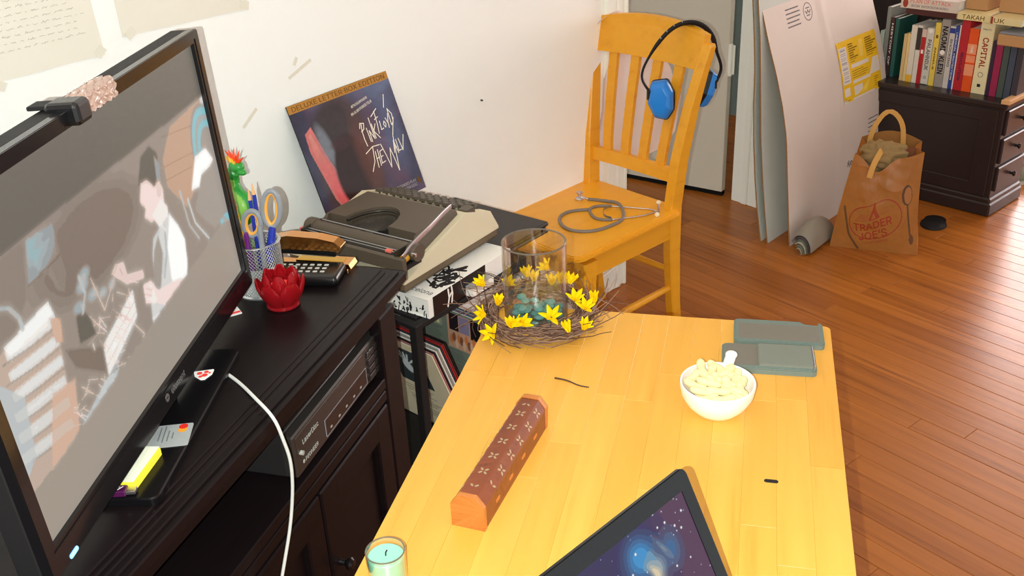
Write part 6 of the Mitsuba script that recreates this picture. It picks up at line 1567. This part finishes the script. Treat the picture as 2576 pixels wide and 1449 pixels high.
part(k, 'spine_lettering', words('TAKAH', .016, .0004, width=.085), 'm_gold_ink', M @ frame([.018, .005, 0]))
k, M = lying('cream book lettered UK lying beside the other cream one', X(1420), X(1760), .026, .20, ZB2, ZB2 + .026, (220, 206, 152), -2)
part(k, 'spine_lettering', words('UK', .016, .0004, width=.040), 'm_gold_ink', M @ frame([.012, .005, 0]))
scene['m_tan_box'] = pr((186, 142, 96), 0.8, 0.15)
part(k, 'dark_band', prism(sg.box(.0, .0, .008, .026), 0, .0003), 'm_brick', M)
def boxy(label, x0, x1, y0, y1, z0, z1, yaw=0):
    k = thing('cardboard_box', label, 'box'); M = MK @ frame([Bk0[0] + x0, y0, z0], yaw); w_, d, h = x1 - x0, y1 - y0, z1 - z0
    part(k, 'body', bx(0, w_, 0, d, 0, h, .002), 'm_tan_box', M)
    part(k, 'flap', bx(.002, w_ - .002, .002, d / 2 - .001, h, h + .003, .0008), 'm_tan_box', M); part(k, 'flap', bx(.002, w_ - .002, d / 2 + .001, d - .002, h, h + .003, .0008), 'm_tan_box', M)
    return k
boxy('small tan cardboard box behind the white book on top of the row', X(1020), X(1270), .10, .27, ZB2 + .028, ZB2 + .12)
boxy('wider tan cardboard box above the cream books on top of the row', X(1370), X(1900), .12, .30, ZB2 + .028, ZB2 + .13)
k = thing('box_lid', 'tan flat box lid lying over the dark books at the right end', 'lid')
part(k, 'tray', bx(X(1555) + Bk0[0], X(2050) + Bk0[0], .0, .20, ZK + H(640) + .001, ZK + H(640) + .042, .003), 'm_tan_box', MK)
part(k, 'rim', bx(X(1560) + Bk0[0], X(2045) + Bk0[0], .004, .196, ZK + H(640) + .042, ZK + H(640) + .050, .002), 'm_grey_plastic', MK)
# on the floor at the right
scene['m_shoe'] = pr((132, 140, 118), 0.8, 0.15); scene['m_sole'] = pr((190, 186, 172), 0.7, 0.2)
for lab, x, y, yw in (('greenish canvas shoe nearer to the dark bookcase', 2.185, 4.010, 200), ('greenish canvas shoe behind the other one', 2.290, 4.160, 215)):
    k = thing('shoe', lab, 'shoe'); M = frame([x, y, 0], yw)
    body = man(M_.batch_hull([M_.sphere(.034, 24).scale([1.1, 1, .8]).translate([.10, 0, .030]), M_.sphere(.032, 24).scale([1, 1, 1.1]).translate([-.09, 0, .045]), M_.sphere(.03, 24).translate([.0, 0, .050])]))
    body = trimesh.intersections.slice_mesh_plane(body, [0, 0, 1], [0, 0, .012], cap=False)
    part(k, 'upper', body, 'm_shoe', M, True)
    part(k, 'sole', prism(sg.LineString([(-.09, 0), (.105, 0)]).buffer(.036), .0, .014), 'm_sole', M)
    part(k, 'laces', cat(*[tube([[.02 + q * .016, -.018, .068 - q * .007], [.028 + q * .016, .018, .068 - q * .007]], .0022, 6) for q in range(4)]), 'm_white', M)
    part(k, 'collar', tube([[-.07 + .035 * math.cos(t), .022 * math.sin(t), .078] for t in np.linspace(0, 6.1, 20)], .006, 8), 'm_shoe', M, True)
cp_ = thing('cap', 'dark cap lying on the floor behind the paper bag', 'cap'); M = frame([1.680, 3.606, 0], 60)
part(cp_, 'crown', mv(trimesh.intersections.slice_mesh_plane(ball([0, 0, 0], .055, 3, (1.1, .9, .45)), [0, 0, 1], [0, 0, 0]), frame([0, 0, .001])), 'm_black_matte', M, True)
part(cp_, 'brim', prism(af.scale(sg.Point(.05, 0).buffer(.045), 1.0, .9), .001, .005), 'm_black_matte', M)
# phone cord along the baseboard
whole('phone_cord', 'white cord looping along the baseboard at the door casing', 'cord', tube(spline([(Mw @ [x, y, z, 1])[:3] for x, y, z in ((-.42, -.022, .085), (-.28, -.024, .075), (-.15, -.026, .080), (-.06, -.030, .105), (-.005, -.030, .150), (.018, -.010, .205), (.012, .03, .25))], 40), .0036, 8), 'm_white', smooth=True)
